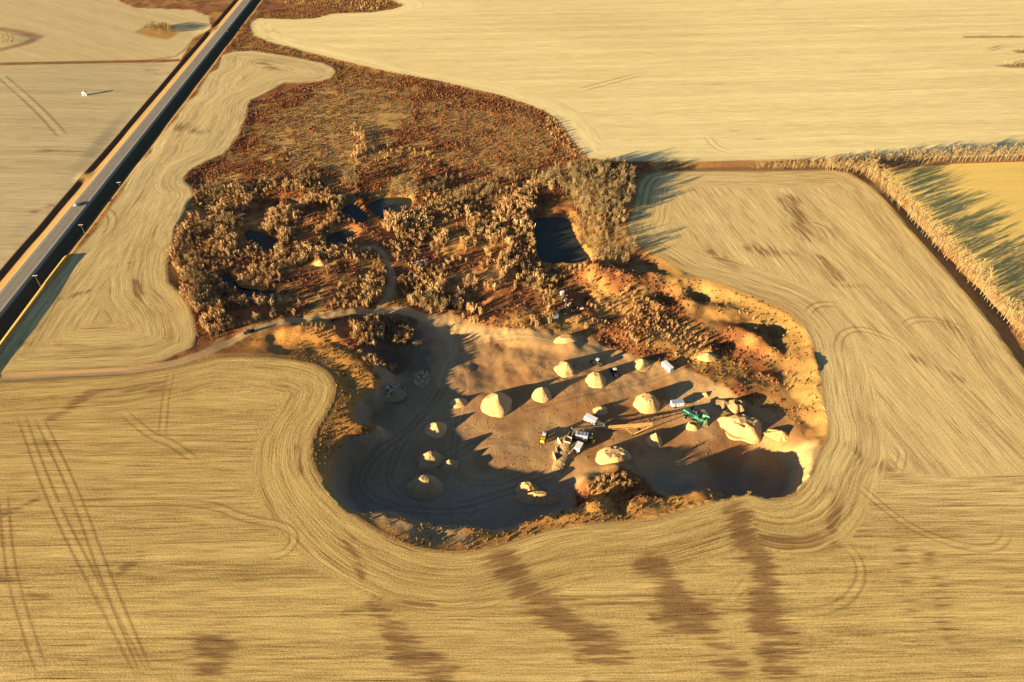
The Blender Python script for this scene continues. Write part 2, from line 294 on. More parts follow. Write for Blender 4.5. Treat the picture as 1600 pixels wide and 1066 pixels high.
def ground_mat():
    m = bpy.data.materials.new('ground'); m.use_nodes = True; t = m.node_tree; b = t.nodes['Principled BSDF']; N = t.nodes.new; K = t.links.new
    b.inputs['Roughness'].default_value = .97; b.inputs['Specular IOR Level'].default_value = .08
    ac = N('ShaderNodeAttribute'); ac.attribute_name = 'soil'
    ar = N('ShaderNodeAttribute'); ar.attribute_name = 'rows'
    ag = N('ShaderNodeAttribute'); ag.attribute_name = 'grain'
    g = N('ShaderNodeNewGeometry')
    sx = N('ShaderNodeSeparateXYZ'); K(ar.outputs['Vector'], sx.inputs[0])
    def rown(su, sv, det):
        mp = N('ShaderNodeMapping'); mp.inputs['Scale'].default_value = (su, sv, 0); K(ar.outputs['Vector'], mp.inputs['Vector'])
        n = N('ShaderNodeTexNoise'); n.inputs['Scale'].default_value = 1; n.inputs['Detail'].default_value = det; n.inputs['Roughness'].default_value = .6
        K(mp.outputs[0], n.inputs['Vector']); return n.outputs[0]
    def mrange(v, a, b_, c, d):
        r = N('ShaderNodeMapRange'); r.inputs[1].default_value = a; r.inputs[2].default_value = b_; r.inputs[3].default_value = c; r.inputs[4].default_value = d
        K(v, r.inputs[0]); return r.outputs[0]
    def mth(op, a, b_):
        q = N('ShaderNodeMath'); q.operation = op
        for i, v in enumerate((a, b_)):
            if isinstance(v, (int, float)): q.inputs[i].default_value = v
            else: K(v, q.inputs[i])
        return q.outputs[0]
    fine = rown(1.7, .06, 4.0); mid = rown(.6, .02, 3.0); wide = rown(.09, .005, 1.0)
    dark = rown(1.25, .018, 3.0)
    cell = mth('FLOOR', mth('MULTIPLY', sx.outputs[0], 1 / 7.3), 0)
    wn = N('ShaderNodeTexWhiteNoise'); wn.noise_dimensions = '1D'; K(cell, wn.inputs['W'])
    frac = mth('FRACT', mth('MULTIPLY', sx.outputs[0], 1 / 7.3), 0)
    seam = mrange(mth('ABSOLUTE', mth('SUBTRACT', frac, .5), 0), .455, .485, 0, 1)
    s = mth('ADD', mth('ADD', mth('MULTIPLY', mrange(fine, .3, .7, -1, 1), 1.25), mth('MULTIPLY', mrange(mid, .3, .7, -1, 1), .7)), mth('MULTIPLY', mrange(wide, .3, .7, -1, 1), .35))
    s = mth('ADD', s, mth('MULTIPLY', mth('SUBTRACT', wn.outputs['Value'], .5), .65))
    s = mth('SUBTRACT', s, mth('MULTIPLY', seam, mth('MULTIPLY', mrange(mid, .35, .6, 1.0, .1), .9)))
    s = mth('SUBTRACT', s, mth('MULTIPLY', mrange(dark, .37, .29, 0, 1), 2.3))
    s = mth('ADD', s, mth('MULTIPLY', mrange(dark, .64, .73, 0, 1), .7))
    s = mth('MULTIPLY', s, sx.outputs[2])                       # amplitude of the drill rows
    gr = N('ShaderNodeTexNoise'); gr.inputs['Scale'].default_value = 1.6; gr.inputs['Detail'].default_value = 5; gr.inputs['Roughness'].default_value = .7
    K(g.outputs['Position'], gr.inputs['Vector'])
    gn = mth('MULTIPLY', mrange(gr.outputs[0], .25, .75, -1, 1), ag.outputs['Fac'])
    tot = mth('ADD', mth('ADD', s, gn), 1.0)
    tot = mth('MAXIMUM', tot, .15)
    ru = N('ShaderNodeAttribute'); ru.attribute_name = 'rut'; rx = N('ShaderNodeSeparateXYZ'); K(ru.outputs['Vector'], rx.inputs[0])
    rw_ = N('ShaderNodeAttribute'); rw_.attribute_name = 'rutw'; rwx = N('ShaderNodeSeparateXYZ'); K(rw_.outputs['Vector'], rwx.inputs[0])
    wheel = 0.0
    for c_ in (0, 1):
        off = mth('ABSOLUTE', mth('SUBTRACT', rx.outputs[c_], 1.15), 0)
        wheel = mth('MAXIMUM', wheel, mth('MULTIPLY', mrange(off, .55, .1, 0, .98), rwx.outputs[c_]))
        tot = mth('ADD', tot, mth('MULTIPLY', mrange(rx.outputs[c_], .7, .2, 0, .14), rwx.outputs[c_]))
    wheel = mth('MULTIPLY', wheel, mrange(gr.outputs[0], .3, .6, .5, 1.1))
    fr1 = rown(.8, .07, 5.0); fr2 = rown(.2, .022, 3.0)
    damp = mth('ADD', mth('MULTIPLY', rx.outputs[2], 1.0), mth('ADD', mth('MULTIPLY', mth('SUBTRACT', fr1, .5), 2.3), mth('MULTIPLY', mth('SUBTRACT', fr2, .5), 1.7)))
    damp = mth('ADD', damp, mth('MULTIPLY', mth('SUBTRACT', gr.outputs[0], .5), .8)); damp = mrange(damp, .24, .62, 0, 1); damp = mth('MULTIPLY', damp, mrange(rx.outputs[2], .03, .25, 0, .85))
    brown = mth('MAXIMUM', wheel, damp)
    # darker soil between the rows is also redder
    vm = N('ShaderNodeVectorMath'); vm.operation = 'SCALE'; K(ac.outputs['Color'], vm.inputs[0]); K(tot, vm.inputs['Scale'])
    hs = N('ShaderNodeMix'); hs.data_type = 'RGBA'; hs.blend_type = 'MULTIPLY'
    K(mrange(tot, .6, 1.0, 1, 0), hs.inputs[0]); K(vm.outputs[0], hs.inputs[6]); hs.inputs[7].default_value = (1.0, .88, .8, 1)
    dm = N('ShaderNodeMix'); dm.data_type = 'RGBA'; K(brown, dm.inputs[0]); K(hs.outputs[2], dm.inputs[6])
    dv = N('ShaderNodeVectorMath'); dv.operation = 'SCALE'; dv.inputs[0].default_value = (.20, .108, .042); K(mth('MAXIMUM', mth('ADD', mth('MULTIPLY', mth('SUBTRACT', tot, 1), 1.0), 1), .4), dv.inputs['Scale'])
    K(dv.outputs[0], dm.inputs[7]); K(dm.outputs[2], b.inputs['Base Color'])
    bp = N('ShaderNodeBump'); bp.inputs['Strength'].default_value = 1
    K(mth('ADD', mth('MULTIPLY', fine, mth('MULTIPLY', sx.outputs[2], .9)), mth('MULTIPLY', gr.outputs[0], mth('MULTIPLY', ag.outputs['Fac'], .9))), bp.inputs['Height'])
    bp.inputs['Distance'].default_value = .35
    K(bp.outputs[0], b.inputs['Normal'])
    return m
GROUND = ground_mat()
ASPHALT = mat('asphalt', (.22, .19, .148), var=.10, scale=.3)
PAINT = mat('road_paint', (.6, .58, .52), var=.15)
PAINTY = mat('road_paint_yellow', (.45, .33, .08), var=.15)
WATER = mat('pond_water', (.04, .042, .032), rough=.3, spec=.08, var=.2, scale=.05, bump=.02, bscale=1.5)
SAND = mat('gravel', (.50, .305, .13), var=.2, scale=1.3, bump=.25, bscale=1.6)
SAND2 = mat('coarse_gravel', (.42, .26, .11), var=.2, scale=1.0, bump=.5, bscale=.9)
SAND_SHADE = mat('shade_toned_gravel', (.33, .215, .10), var=.2, scale=1.0, bump=.4, bscale=1.0)  # gravel darkened so the shadowed heaps carry the pit shade in their colour
DIRT = mat('dirt_heap', (.27, .18, .09), var=.25, scale=.7, bump=.5, bscale=1.0)
STONE = mat('field_stone', (.40, .30, .19), var=.35, scale=.7, bump=.1, bscale=3)
TWIG = twig_mat('bare_twigs', (.22, .15, .068), (.37, .27, .13))
TWIG2 = twig_mat('shrub_twigs', (.30, .17, .075), (.54, .36, .17), .12)
TRUNK = mat('pale_bark', (.24, .20, .14), var=.25, scale=2)
RUST = twig_mat('rust_brush', (.17, .06, .026), (.33, .145, .058), .10)
STRAW = twig_mat('dry_grass', (.19, .105, .034), (.29, .18, .06), .3)
WHITE = mat('white_paint', (.72, .70, .68), rough=.45, var=.08)
SILVER = mat('bare_sheet_metal', (.62, .62, .64), rough=.35, metal=.6, var=.1)
BLACK = mat('black_rubber', (.02, .02, .02), rough=.8)
DARK = mat('dark_paint', (.025, .027, .03), rough=.35, spec=.5)
STEEL = mat('grey_steel', (.20, .20, .20), rough=.6, metal=.3)
ORANGE = mat('ochre_paint', (.42, .24, .075), rough=.6, var=.2)
YELLOW = mat('machine_yellow', (.55, .36, .05), rough=.5, var=.15)
GREEN = mat('machine_green', (.05, .20, .14), rough=.5, var=.15)
CREAM = mat('cream_concrete', (.50, .40, .24), var=.2)
GLASS = mat('tinted_glass', (.02, .025, .03), rough=.1, spec=.6)
WOOD = mat('grey_timber', (.20, .15, .10), var=.25)
RED = mat('faded_red', (.35, .08, .05), var=.2)
BELT = mat('rubber_belt', (.06, .055, .05), var=.2)

# ------------------------------------------------------------------ object helpers
def mesh_np(name, V, Fq, material=None, smooth=False):
    me = bpy.data.meshes.new(name); V = np.asarray(V, np.float32); Fq = np.asarray(Fq, np.int32); n = Fq.shape[1]
    me.vertices.add(len(V)); me.vertices.foreach_set('co', V.ravel())
    me.loops.add(Fq.size); me.loops.foreach_set('vertex_index', Fq.ravel())
    me.polygons.add(len(Fq)); me.polygons.foreach_set('loop_start', np.arange(0, Fq.size, n, dtype=np.int32))
    try: me.polygons.foreach_set('loop_total', np.full(len(Fq), n, np.int32))
    except Exception: pass
    me.polygons.foreach_set('use_smooth', np.full(len(Fq), smooth, bool))
    me.update(calc_edges=True)
    if material: me.materials.append(material)
    return me
def link(name, me, parent=None, loc=None, rz=None):
    o = bpy.data.objects.new(name, me); COL.objects.link(o)
    if parent: o.parent = parent
    if loc is not None: o.location = [float(v) for v in loc]
    if rz is not None: o.rotation_euler = (0, 0, float(rz))
    return o
def tag(o, label=None, cat=None, group=None, kind=None):
    if label: o['label'] = label
    if cat: o['category'] = cat
    if group: o['group'] = group
    if kind: o['kind'] = kind
    return o
def empty(name, loc, rz=0.0, label=None, cat=None, group=None):
    o = link(name, None, None, loc, rz); o.empty_display_size = .5
    return tag(o, label, cat, group)
class MB:
    def __init__(s): s.v = []; s.f = []
    def box(s, c, d, rz=0.0, ry=0.0, rx=0.0, taper=1.0):
        b = len(s.v); hx, hy, hz = d[0] / 2, d[1] / 2, d[2] / 2
        for sz in (-1, 1):
            for sx, sy in ((-1, -1), (1, -1), (1, 1), (-1, 1)):
                k = taper if sz > 0 else 1.0
                x, y, z = sx * hx * k, sy * hy * k, sz * hz
                y, z = y * math.cos(rx) - z * math.sin(rx), y * math.sin(rx) + z * math.cos(rx)
                x, z = x * math.cos(ry) + z * math.sin(ry), -x * math.sin(ry) + z * math.cos(ry)
                x, y = x * math.cos(rz) - y * math.sin(rz), x * math.sin(rz) + y * math.cos(rz)
                s.v.append((x + c[0], y + c[1], z + c[2]))
        for q in ((3, 2, 1, 0), (4, 5, 6, 7), (0, 1, 5, 4), (1, 2, 6, 5), (2, 3, 7, 6), (3, 0, 4, 7)): s.f.append(tuple(b + i for i in q))
        return s
    def bar(s, a, b, wd, h=None):
        a = np.array(a, float); b = np.array(b, float); d = b - a; l = float(np.linalg.norm(d))
        rz = math.atan2(d[1], d[0]); ry = -math.asin(d[2] / l)
        return s.box((a + b) / 2, (l, wd, h or wd), rz, ry)
    def cyl(s, c, r, l, axis='z', n=10, r2=None):
        b = len(s.v); r2 = r if r2 is None else r2
        for k, (e, rr) in enumerate(((-l / 2, r), (l / 2, r2))):
            for i in range(n):
                a = 2 * math.pi * i / n; p = (rr * math.cos(a), rr * math.sin(a), e)
                if axis == 'x': p = (p[2], p[0], p[1])
                if axis == 'y': p = (p[1], p[2], p[0])
                s.v.append((p[0] + c[0], p[1] + c[1], p[2] + c[2]))
        for i in range(n):
            j = (i + 1) % n; s.f.append((b + i, b + j, b + n + j, b + n + i))
        s.f.append(tuple(b + i for i in reversed(range(n)))); s.f.append(tuple(b + n + i for i in range(n)))
        return s
    def prism(s, pts, y0, y1):                      # outline in xz swept along y
        b = len(s.v); n = len(pts)
        for yy in (y0, y1):
            for x, z in pts: s.v.append((x, yy, z))
        for i in range(n):
            j = (i + 1) % n; s.f.append((b + i, b + n + i, b + n + j, b + j))
        s.f.append(tuple(b + i for i in range(n))); s.f.append(tuple(b + n + i for i in reversed(range(n))))
        return s
    def mesh(s, name, m):
        me = bpy.data.meshes.new(name); me.from_pydata(s.v, [], s.f); me.materials.append(m); return me
    def obj(s, name, m, parent=None, loc=None, rz=None): return link(name, s.mesh(name, m), parent, loc, rz)
def bevel(o, wdt=.06):
    md = o.modifiers.new('edge', 'BEVEL'); md.width = wdt; md.segments = 1; md.limit_method = 'ANGLE'; return o

# ------------------------------------------------------------------ the ground sheet
def axis(stops):
    out = [stops[0][0]]
    for (a, st), (b, st2) in zip(stops[:-1], stops[1:]):
        v = a
        while True:
            f = (v - a) / (b - a); v += st * (1 - f) + st2 * f
            if v >= b - .3 * st2: break
            out.append(v)
        out.append(b)
    return np.array(out)
XS = axis([(-9000, 900), (-1500, 60), (-720, 6), (-560, 2.6), (-288, 2.4), (-282, 1.0), (-236, 1.0), (-230, 2.0), (-150, 1.3), (-120, 1.0), (185, 1.0), (230, 1.8), (420, 2.4), (720, 6), (1500, 60), (9000, 900)])
YS = axis([(-1200, 150), (40, 8), (78, .95), (290, .95), (420, 1.5), (600, 2.2), (960, 3.8), (1300, 30), (10000, 900)])
GX, GY = np.meshgrid(XS, YS); gx, gy = GX.ravel(), GY.ravel()
gz, o = terrain(gx, gy, True)
n_ = len(gx)
ynb0 = gp(1450, 258)[1]
soil = np.zeros((n_, 4), np.float32); soil[:, 3] = 1
rows = np.zeros((n_, 3), np.float32); rut = np.zeros((n_, 3), np.float32); rut[:, :2] = 9; rutw = np.zeros((n_, 3), np.float32); grain = np.zeros(n_, np.float32)
def mixc(mask, c):
    m = np.clip(mask, 0, 1)[:, None]; soil[:, :3] = soil[:, :3] * (1 - m) + np.array(c, np.float32)[None] * m
nA, nB, nC = fbm(gx, gy, 60, 70), fbm(gx, gy, 14, 75), fbm(gx, gy, 5, 80, 3)
RUSTC, GOLD, DKBR, DIRTC, STRAWC = (.25, .10, .036), (.38, .22, .065), (.07, .038, .02), (.385, .22, .09), (.41, .30, .125)
rgh = o['rough'] | o['verge']
soil[:, :3] = RUSTC
mixc(rgh * ss(.45, .62, nB) * .75, GOLD); mixc(rgh * ss(.52, .66, nC) * .6, DKBR)
grain[:] = np.where(rgh, .75, .10)
def zone(pts, z, soft, c, amt=1.0, noise=.0, seed=0):
    s, _ = sdist(L(pts, z), gx, gy, 40)
    s = s + noise * (fbm(gx, gy, 12, 90 + seed) - .5)
    mixc(ss(-soft, soft, s) * amt * rgh, c)
zone([(350, 30), (560, -5), (640, 5), (640, 125), (500, 125), (400, 90), (360, 70)], 0, 4, GOLD, .55, 40, 1)
zone([(470, 155), (560, 130), (620, 150), (640, 190), (600, 250), (520, 260), (440, 240), (430, 200)], 0, 12, (.42, .27, .09), .8, 110, 2)
zone([(660, 165), (740, 165), (800, 200), (870, 215), (880, 240), (760, 250), (690, 220)], 0, 10, (.42, .26, .085), .55, 90, 3)
mixc(rgh * ((o['edge'] > 0) & (o['edge'] < 5)) * ss(5, 2, o['edge']) * (o['dB'] < 6) * .7, GOLD)
eb = inside(L([(925, 415), (1000, 415), (1047, 413), (1300, 480), (1320, 700), (1255, 690), (1235, 650), (1225, 600), (1215, 560), (1170, 520), (1110, 480), (1040, 470), (940, 445)], -2), gx, gy)
mixc(rgh * eb * np.maximum(ss(20, 10, o['edge']), .8 * ss(.52, .62, nA)) * (.6 + .4 * ss(.35, .6, nB)), (.265, .16, .052))
grain[rgh & eb] = .5
zone([(400, 520), (520, 505), (530, 535), (600, 590), (575, 660), (520, 700), (500, 760), (480, 760), (470, 560), (380, 545)], -1, 4, (.40, .195, .05), .85, 10, 5)
zone([(470, 700), (510, 690), (560, 790), (700, 820), (800, 820), (920, 775), (1050, 770), (1170, 760), (1200, 790), (1000, 830), (740, 880), (560, 840)], -1, 3, (.38, .19, .052), .85, 12, 6)
zone([(565, 806), (595, 799), (640, 815), (720, 824), (735, 850), (680, 848), (620, 835)], -2, 2, (.34, .23, .11), .9, 6, 7)
# dug ground: floor of the pit
FLOOR = smooth_line(L([(560, 562), (585, 590), (560, 605), (530, 640), (555, 668), (520, 700), (490, 730), (505, 790), (560, 815), (640, 822), (760, 845), (850, 820), (900, 795), (890, 770), (940, 735), (1000, 735), (1020, 765),
    (1060, 785), (1130, 775), (1200, 800), (1270, 770), (1275, 700), (1250, 690), (1235, 655), (1190, 640), (1150, 625), (1120, 605), (1085, 585), (1050, 570), (985, 560),
    (940, 535), (880, 522), (810, 522), (750, 515), (700, 495), (650, 495), (655, 560), (620, 590), (600, 570)], -9), 2, True)
sF, _ = sdist(FLOOR, gx, gy, 60); sFn = sF + 5 * (nB - .5); sFn = np.where((o['t'] < .22) & (gx < 130), -20, sFn)
pit = rgh & (sFn > 0)
mixc(rgh * ss(-1.5, 1.5, sFn), DIRTC)
mixc(rgh * ss(-1, 1.5, sFn) * ss(.48, .58, fbm(gx, gy, 22, 130, 6)) * .6, (.235, .105, .04))
mixc(rgh * ss(-1, 1.5, sFn) * ss(.53, .7, fbm(gx, gy, 40, 140)) * .7, (.46, .30, .135))
grain[pit] = .34
mixc(rgh * ss(0, 2, sFn) * ss(30, -30, gx + .2 * (gy - 200)) * .55, (.25, .185, .115))  # west floor and wall greyed to carry the pit shade in their colour
mixc(rgh * ss(0, 2, sFn) * ss(188, 176, gy + 3 * (nB - .5)) * .6, (.235, .19, .14))  # near wall: grey gravel, darkened further to carry its shade
zone([(560, 505), (650, 497), (672, 530), (668, 575), (640, 585), (600, 580), (575, 560)], -8, 3, (.10, .075, .05), .75, 12, 9)  # entrance hollow: its deep shade put into the soil colour
sw, _ = sdist(L([(1225, 685), (1262, 688), (1275, 712), (1272, 750), (1250, 775), (1235, 760), (1245, 720)], -2), gx, gy, 30)
mixc(rgh * ss(-1.5, 2, sw), (.36, .26, .12))
for d, v, hw in o['tr']:
    m = ss(hw + .9, hw - .5, d + 1.2 * (nC - .5)) * (rgh | (o['sL'] < 1.0)); mixc(m * (.92 if hw != 1.8 else .6), (.38, .25, .115)); mixc(m * ss(.6, .2, np.abs(d - .9)) * .5, (.46, .33, .17)); mixc(m * ss(.4, .1, d) * .5, (.27, .16, .07))
    grain[m > .5] = .08
# ruts: passes of the machines on the floor
for pts, z in (([(690, 600), (665, 640), (620, 700), (600, 760), (680, 800), (790, 770), (860, 745)], -11), ([(705, 570), (690, 620), (640, 670), (570, 720), (560, 770), (640, 800), (740, 795)], -11),
               ([(715, 560), (735, 600), (720, 650), (700, 740), (760, 760), (830, 735)], -10.5), ([(720, 545), (760, 530), (830, 530), (930, 548)], -9), ([(860, 700), (800, 690), (740, 690), (690, 730)], -10),
               ([(940, 610), (1000, 600), (1060, 580)], -9.5), ([(820, 640), (900, 620), (980, 600)], -9.5)):
    d, v = pdist(smooth_line(L(pts, z), 3), gx, gy, reach=8)
    mixc(rgh * (ss(.9, .2, np.abs(d - 1.2)) * .4), (.17, .10, .05)); mixc(rgh * ss(1.0, .2, d) * .25, (.38, .27, .15)); mixc(rgh * ss(.9, .2, np.abs(d - 3.4)) * .25, (.38, .27, .15))
# verges of the highway
c = gx - ROADX
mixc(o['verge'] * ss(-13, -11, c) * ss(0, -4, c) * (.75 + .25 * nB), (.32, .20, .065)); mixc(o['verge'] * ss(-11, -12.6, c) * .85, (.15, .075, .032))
mixc(o['verge'] * ss(3, 6, c), (.075, .06, .03)); mixc(o['verge'] * ss(12.5, 16, c) * .8, (.36, .2, .06))  # right side: embankment shade deepened in the verge colour
mixc((o['dk'] < 3.5) * ss(3.5, 1.5, o['dk']), (.46, .26, .06))
apm = np.exp(-((gy - gp(98, 277)[1]) / 5.0) ** 2) * ss(-24, -15, c) * (c < -4); mixc(apm, (.42, .26, .08))
grain[o['verge']] = .22
mixc((np.abs(c) < 6.2) * 1.0, (.33, .27, .17))
belt = rgh & (gx > 150) & ((gx > 268) | (gy > ynb0 - 14)); mixc(belt * (.35 + .6 * nB), (.38, .21, .07))
# fields
f1 = fbm(gx * .5, gy * .5, 120, 150)
def setf(mask, cola, u, v, amp, gr=.10):
    k = np.nonzero(mask)[0]; t = ss(.3, .7, f1[k])[:, None]
    soil[k, :3] = np.array(cola[0])[None] * (1 - t) + np.array(cola[1])[None] * t
    rows[k, 0] = u[k] if hasattr(u, '__len__') else u; rows[k, 1] = v[k]; rows[k, 2] = amp[k] if hasattr(amp, '__len__') else amp
    grain[k] = gr
one = np.ones(n_)
wob = 5 * (vn(gx, gy, 110, 160) - .5)
iB = o['iB']; head = (o['dB'] < 25 + 5 * (vn(gx, gy, 30, 161) - .5))
turn = gp(1400, 752)[1]
sideways = iB & ~head & (gx > 120) & (gy > turn + .35 * np.clip(190 - gx, 0, 200))
nearc = ((.445, .31, .108), (.495, .352, .128)); rightc = ((.50, .38, .18), (.54, .41, .2))
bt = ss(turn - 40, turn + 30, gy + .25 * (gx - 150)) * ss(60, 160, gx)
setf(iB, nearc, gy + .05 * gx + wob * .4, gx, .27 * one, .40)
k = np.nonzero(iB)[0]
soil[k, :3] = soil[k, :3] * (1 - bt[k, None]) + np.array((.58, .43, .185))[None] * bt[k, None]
k = np.nonzero(sideways)[0]; rows[k, 0] = gx[k] + .12 * gy[k] + wob[k] * .3 + 400; rows[k, 1] = gy[k]; rows[k, 2] = .25
k = np.nonzero(iB & head)[0]; rows[k, 0] = o['dB'][k] * 1.0 + wob[k] * .15 + 900; rows[k, 1] = o['vB'][k]; rows[k, 2] = .25
iT = o['iT']; headT = (o['dT'] < 24)
setf(iT, ((.67, .54, .25), (.71, .58, .275)), gy + wob * .5 - 300, gx, .15 * one, .12)
k = np.nonzero(iT & headT)[0]; rows[k, 0] = o['dT'][k] + 1300; rows[k, 1] = o['vT'][k]
sL = o['sL']
setf(sL > 0, ((.52, .395, .18), (.56, .43, .205)), np.where(sL < 38, sL + wob * .2, gx + wob) + 1700, np.where(sL < 38, o['vL'], gy), .25 * one, .34)
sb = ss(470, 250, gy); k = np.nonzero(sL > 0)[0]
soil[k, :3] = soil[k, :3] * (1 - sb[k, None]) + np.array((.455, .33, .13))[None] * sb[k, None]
setf(o['sG'] > 0, ((.66, .455, .13), (.71, .50, .145)), gy + wob - 900, gx, .07 * one, .1)
setf(o['iW'], ((.44, .35, .185), (.47, .37, .20)), gy + .1 * gx + wob, gx, .16 * one, .16)
setf(o['iU'], ((.50, .385, .19), (.53, .41, .20)), gx * .6 + gy * .8 + wob, gx, .11 * one, .14)
frng = iB & (o['dB'] < 2.2); mixc(frng * ss(2.4, .2, o['dB']) * .55, (.20, .10, .04))
mixc((sL > 0) * ss(1.8, .1, sL) * .6, (.22, .12, .05)); mixc(iT * ss(1.8, .1, o['dT']) * .5, (.25, .14, .06))
# damp and bare patches, frayed along the rows
fray = fbm(rows[:, 0] * 1.0, rows[:, 1] * .12, 2.6, 170, 3); fray2 = fbm(rows[:, 0], rows[:, 1] * .3, 9, 175, 3)
fld = (iB | iT | (sL > 0) | o['iU'] | o['iW'])
BL = [([(770, 862), (795, 900), (835, 930), (870, 970), (910, 1000), (950, 1012)], 20, .9), ([(880, 985), (905, 1030), (915, 1050)], 12, .5), ([(592, 945), (612, 985), (625, 1020), (660, 1045), (690, 1060)], 15, .75),
      ([(1005, 885), (1050, 925), (1080, 960), (1110, 1005), (1145, 1050)], 19, .85), ([(1140, 795), (1165, 840), (1188, 870), (1198, 930), (1205, 1000), (1232, 1060)], 17, .9), ([(1170, 850), (1240, 850), (1310, 855)], 12, .6),
      ([(1330, 700), (1360, 725), (1390, 730)], 14, .6), ([(1290, 770), (1300, 810), (1310, 835)], 9, .55), ([(1030, 965), (1070, 985), (1110, 1000)], 10, .6),
      ([(80, 655), (130, 620), (200, 605), (250, 598)], 10, .6), ([(230, 600), (240, 612), (290, 610)], 6, .4), ([(320, 1005), (330, 1030)], 20, .7), ([(190, 905), (230, 870)], 8, .6), ([(0, 905), (60, 940)], 14, .45), ([(15, 795), (60, 780)], 7, .5),
      ([(545, 850), (570, 900)], 8, .4), ([(540, 955), (600, 945), (680, 945)], 7, .6), ([(830, 935), (900, 938)], 6, .5), ([(1230, 310), (1262, 372)], 11, .55), ([(1170, 385), (1232, 398)], 11, .5),
      ([(1275, 405), (1305, 432)], 10, .5), ([(1290, 445), (1380, 450)], 7, .4), ([(1470, 500), (1545, 555)], 11, .5), ([(1430, 560), (1500, 590)], 8, .35), ([(1120, 395), (1145, 420)], 8, .4),
      ([(400, 95), (440, 110)], 10, .5), ([(285, 198), (312, 207)], 9, .6), ([(205, 440), (215, 475)], 7, .5), ([(100, 465), (130, 455)], 7, .4), ([(1480, 650), (1530, 700)], 9, .3), ([(1400, 800), (1420, 960)], 14, .25),
      ([(1460, 860), (1470, 1000)], 14, .25), ([(0, 535), (120, 545)], 6, .3), ([(460, 700), (470, 740)], 8, .4), ([(640, 115), (600, 90)], 6, .2), ([(420, 48), (425, 60)], 9, .35), ([(1150, 205), (1190, 215)], 9, .25),
      ([(1100, 130), (1130, 130)], 8, .25), ([(60, 330), (110, 310)], 8, .4), ([(70, 235), (140, 245)], 9, .4), ([(230, 110), (260, 115)], 6, .4)]
for pts, wpx, amt in BL:
    wm = 1.85 * wpx * mpx(*pts[0])
    d, v = pdist(smooth_line(L(pts), 2), gx + 7 * (vn(gx, gy, 15, 180) - .5), gy + 5 * (vn(gx, gy, 11, 181) - .5), reach=60)
    m = np.exp(-(d / (wm * .75)) ** 2) * fld
    rut[:, 2] = np.maximum(rut[:, 2], m * amt * np.clip(.85 + .8 * (fray2 - .5), 0, 1))
# wheel tracks across the stubble
WT = [[(31, 645), (81, 783), (142, 902), (228, 1066)], [(57, 645), (119, 773), (161, 892), (232, 1060)], [(5, 764), (14, 883), (43, 987), (71, 1063)], [(183, 636), (237, 683), (266, 690), (313, 726)],
      [(95, 788), (323, 783), (380, 811), (451, 821), (463, 845), (441, 868), (403, 871)], [(1307, 839), (1333, 862), (1347, 889), (1341, 919), (1314, 946), (1269, 959), (1192, 951), (1116, 944), (1000, 935), (860, 940), (590, 948)],
      [(1330, 748), (1371, 786), (1421, 824), (1478, 847), (1535, 860), (1570, 850), (1575, 820)], [(1259, 496), (1270, 477), (1300, 474), (1322, 481)], [(1309, 556), (1311, 522), (1345, 511), (1394, 530), (1416, 545)],
      [(1409, 515), (1424, 498), (1469, 500), (1525, 522)], [(253, 690), (258, 620), (270, 570)], [(1135, 945), (1180, 895)], [(125, 330), (165, 325), (180, 345), (160, 375)], [(1380, 690), (1415, 700), (1400, 750)],
      [(1255, 354), (1270, 349), (1290, 357), (1305, 385)], [(1005, 330), (1015, 280), (1040, 273)], [(0, 118), (60, 170), (100, 215)], [(905, 140), (1000, 115)], [(1103, 210), (1120, 232), (1150, 238)]]
for wi, pts in enumerate(WT):
    wm = 1.35 * max(1.0, mpx(*pts[0]) / .28)
    d, v = pdist(smooth_line(L(pts), 3), gx, gy, reach=10)
    ch = wi % 2; q = fld & (d / wm < rut[:, ch]) & (d < 8); ln_ = v.max()
    rut[q, ch] = d[q] / wm; rutw[q, ch] = (.35 + .5 * vn(v[q], v[q] * 0, 40, 190 + wi)) * ss(0, 12, v[q]) * ss(0, 12, ln_ - v[q])
# thin fence line and trail left of the highway
fl_, _ = pdist(L([(-40, 102), (0, 100), (180, 96), (240, 93), (275, 88), (292, 75), (305, 58), (335, 45)]), gx, gy, reach=12); mixc(ss(2.6, .6, fl_) * .8, (.24, .13, .05))
slg, _ = pdist(L([(0, 45), (30, 50), (60, 58), (40, 68), (0, 78)]), gx, gy, reach=30); mixc(ss(9, 2, slg) * .7 * (gx < -300), (.2, .10, .05))
cl, _ = sdist(L([(208, 50), (225, 40), (255, 36), (275, 42), (278, 54), (262, 62), (235, 58)]), gx, gy, 20); mixc(ss(-2, 4, cl) * .9, (.34, .18, .05))
for pts in ([(1505, 57), (1600, 57), (1600, 60), (1505, 60)], [(1580, 79), (1600, 78), (1620, 84), (1590, 84)], [(1552, 103), (1600, 98), (1640, 106), (1580, 107)]):
    cl, _ = sdist(L(pts), gx, gy, 20); mixc(ss(-2, 3, cl) * .9, (.24, .15, .06))

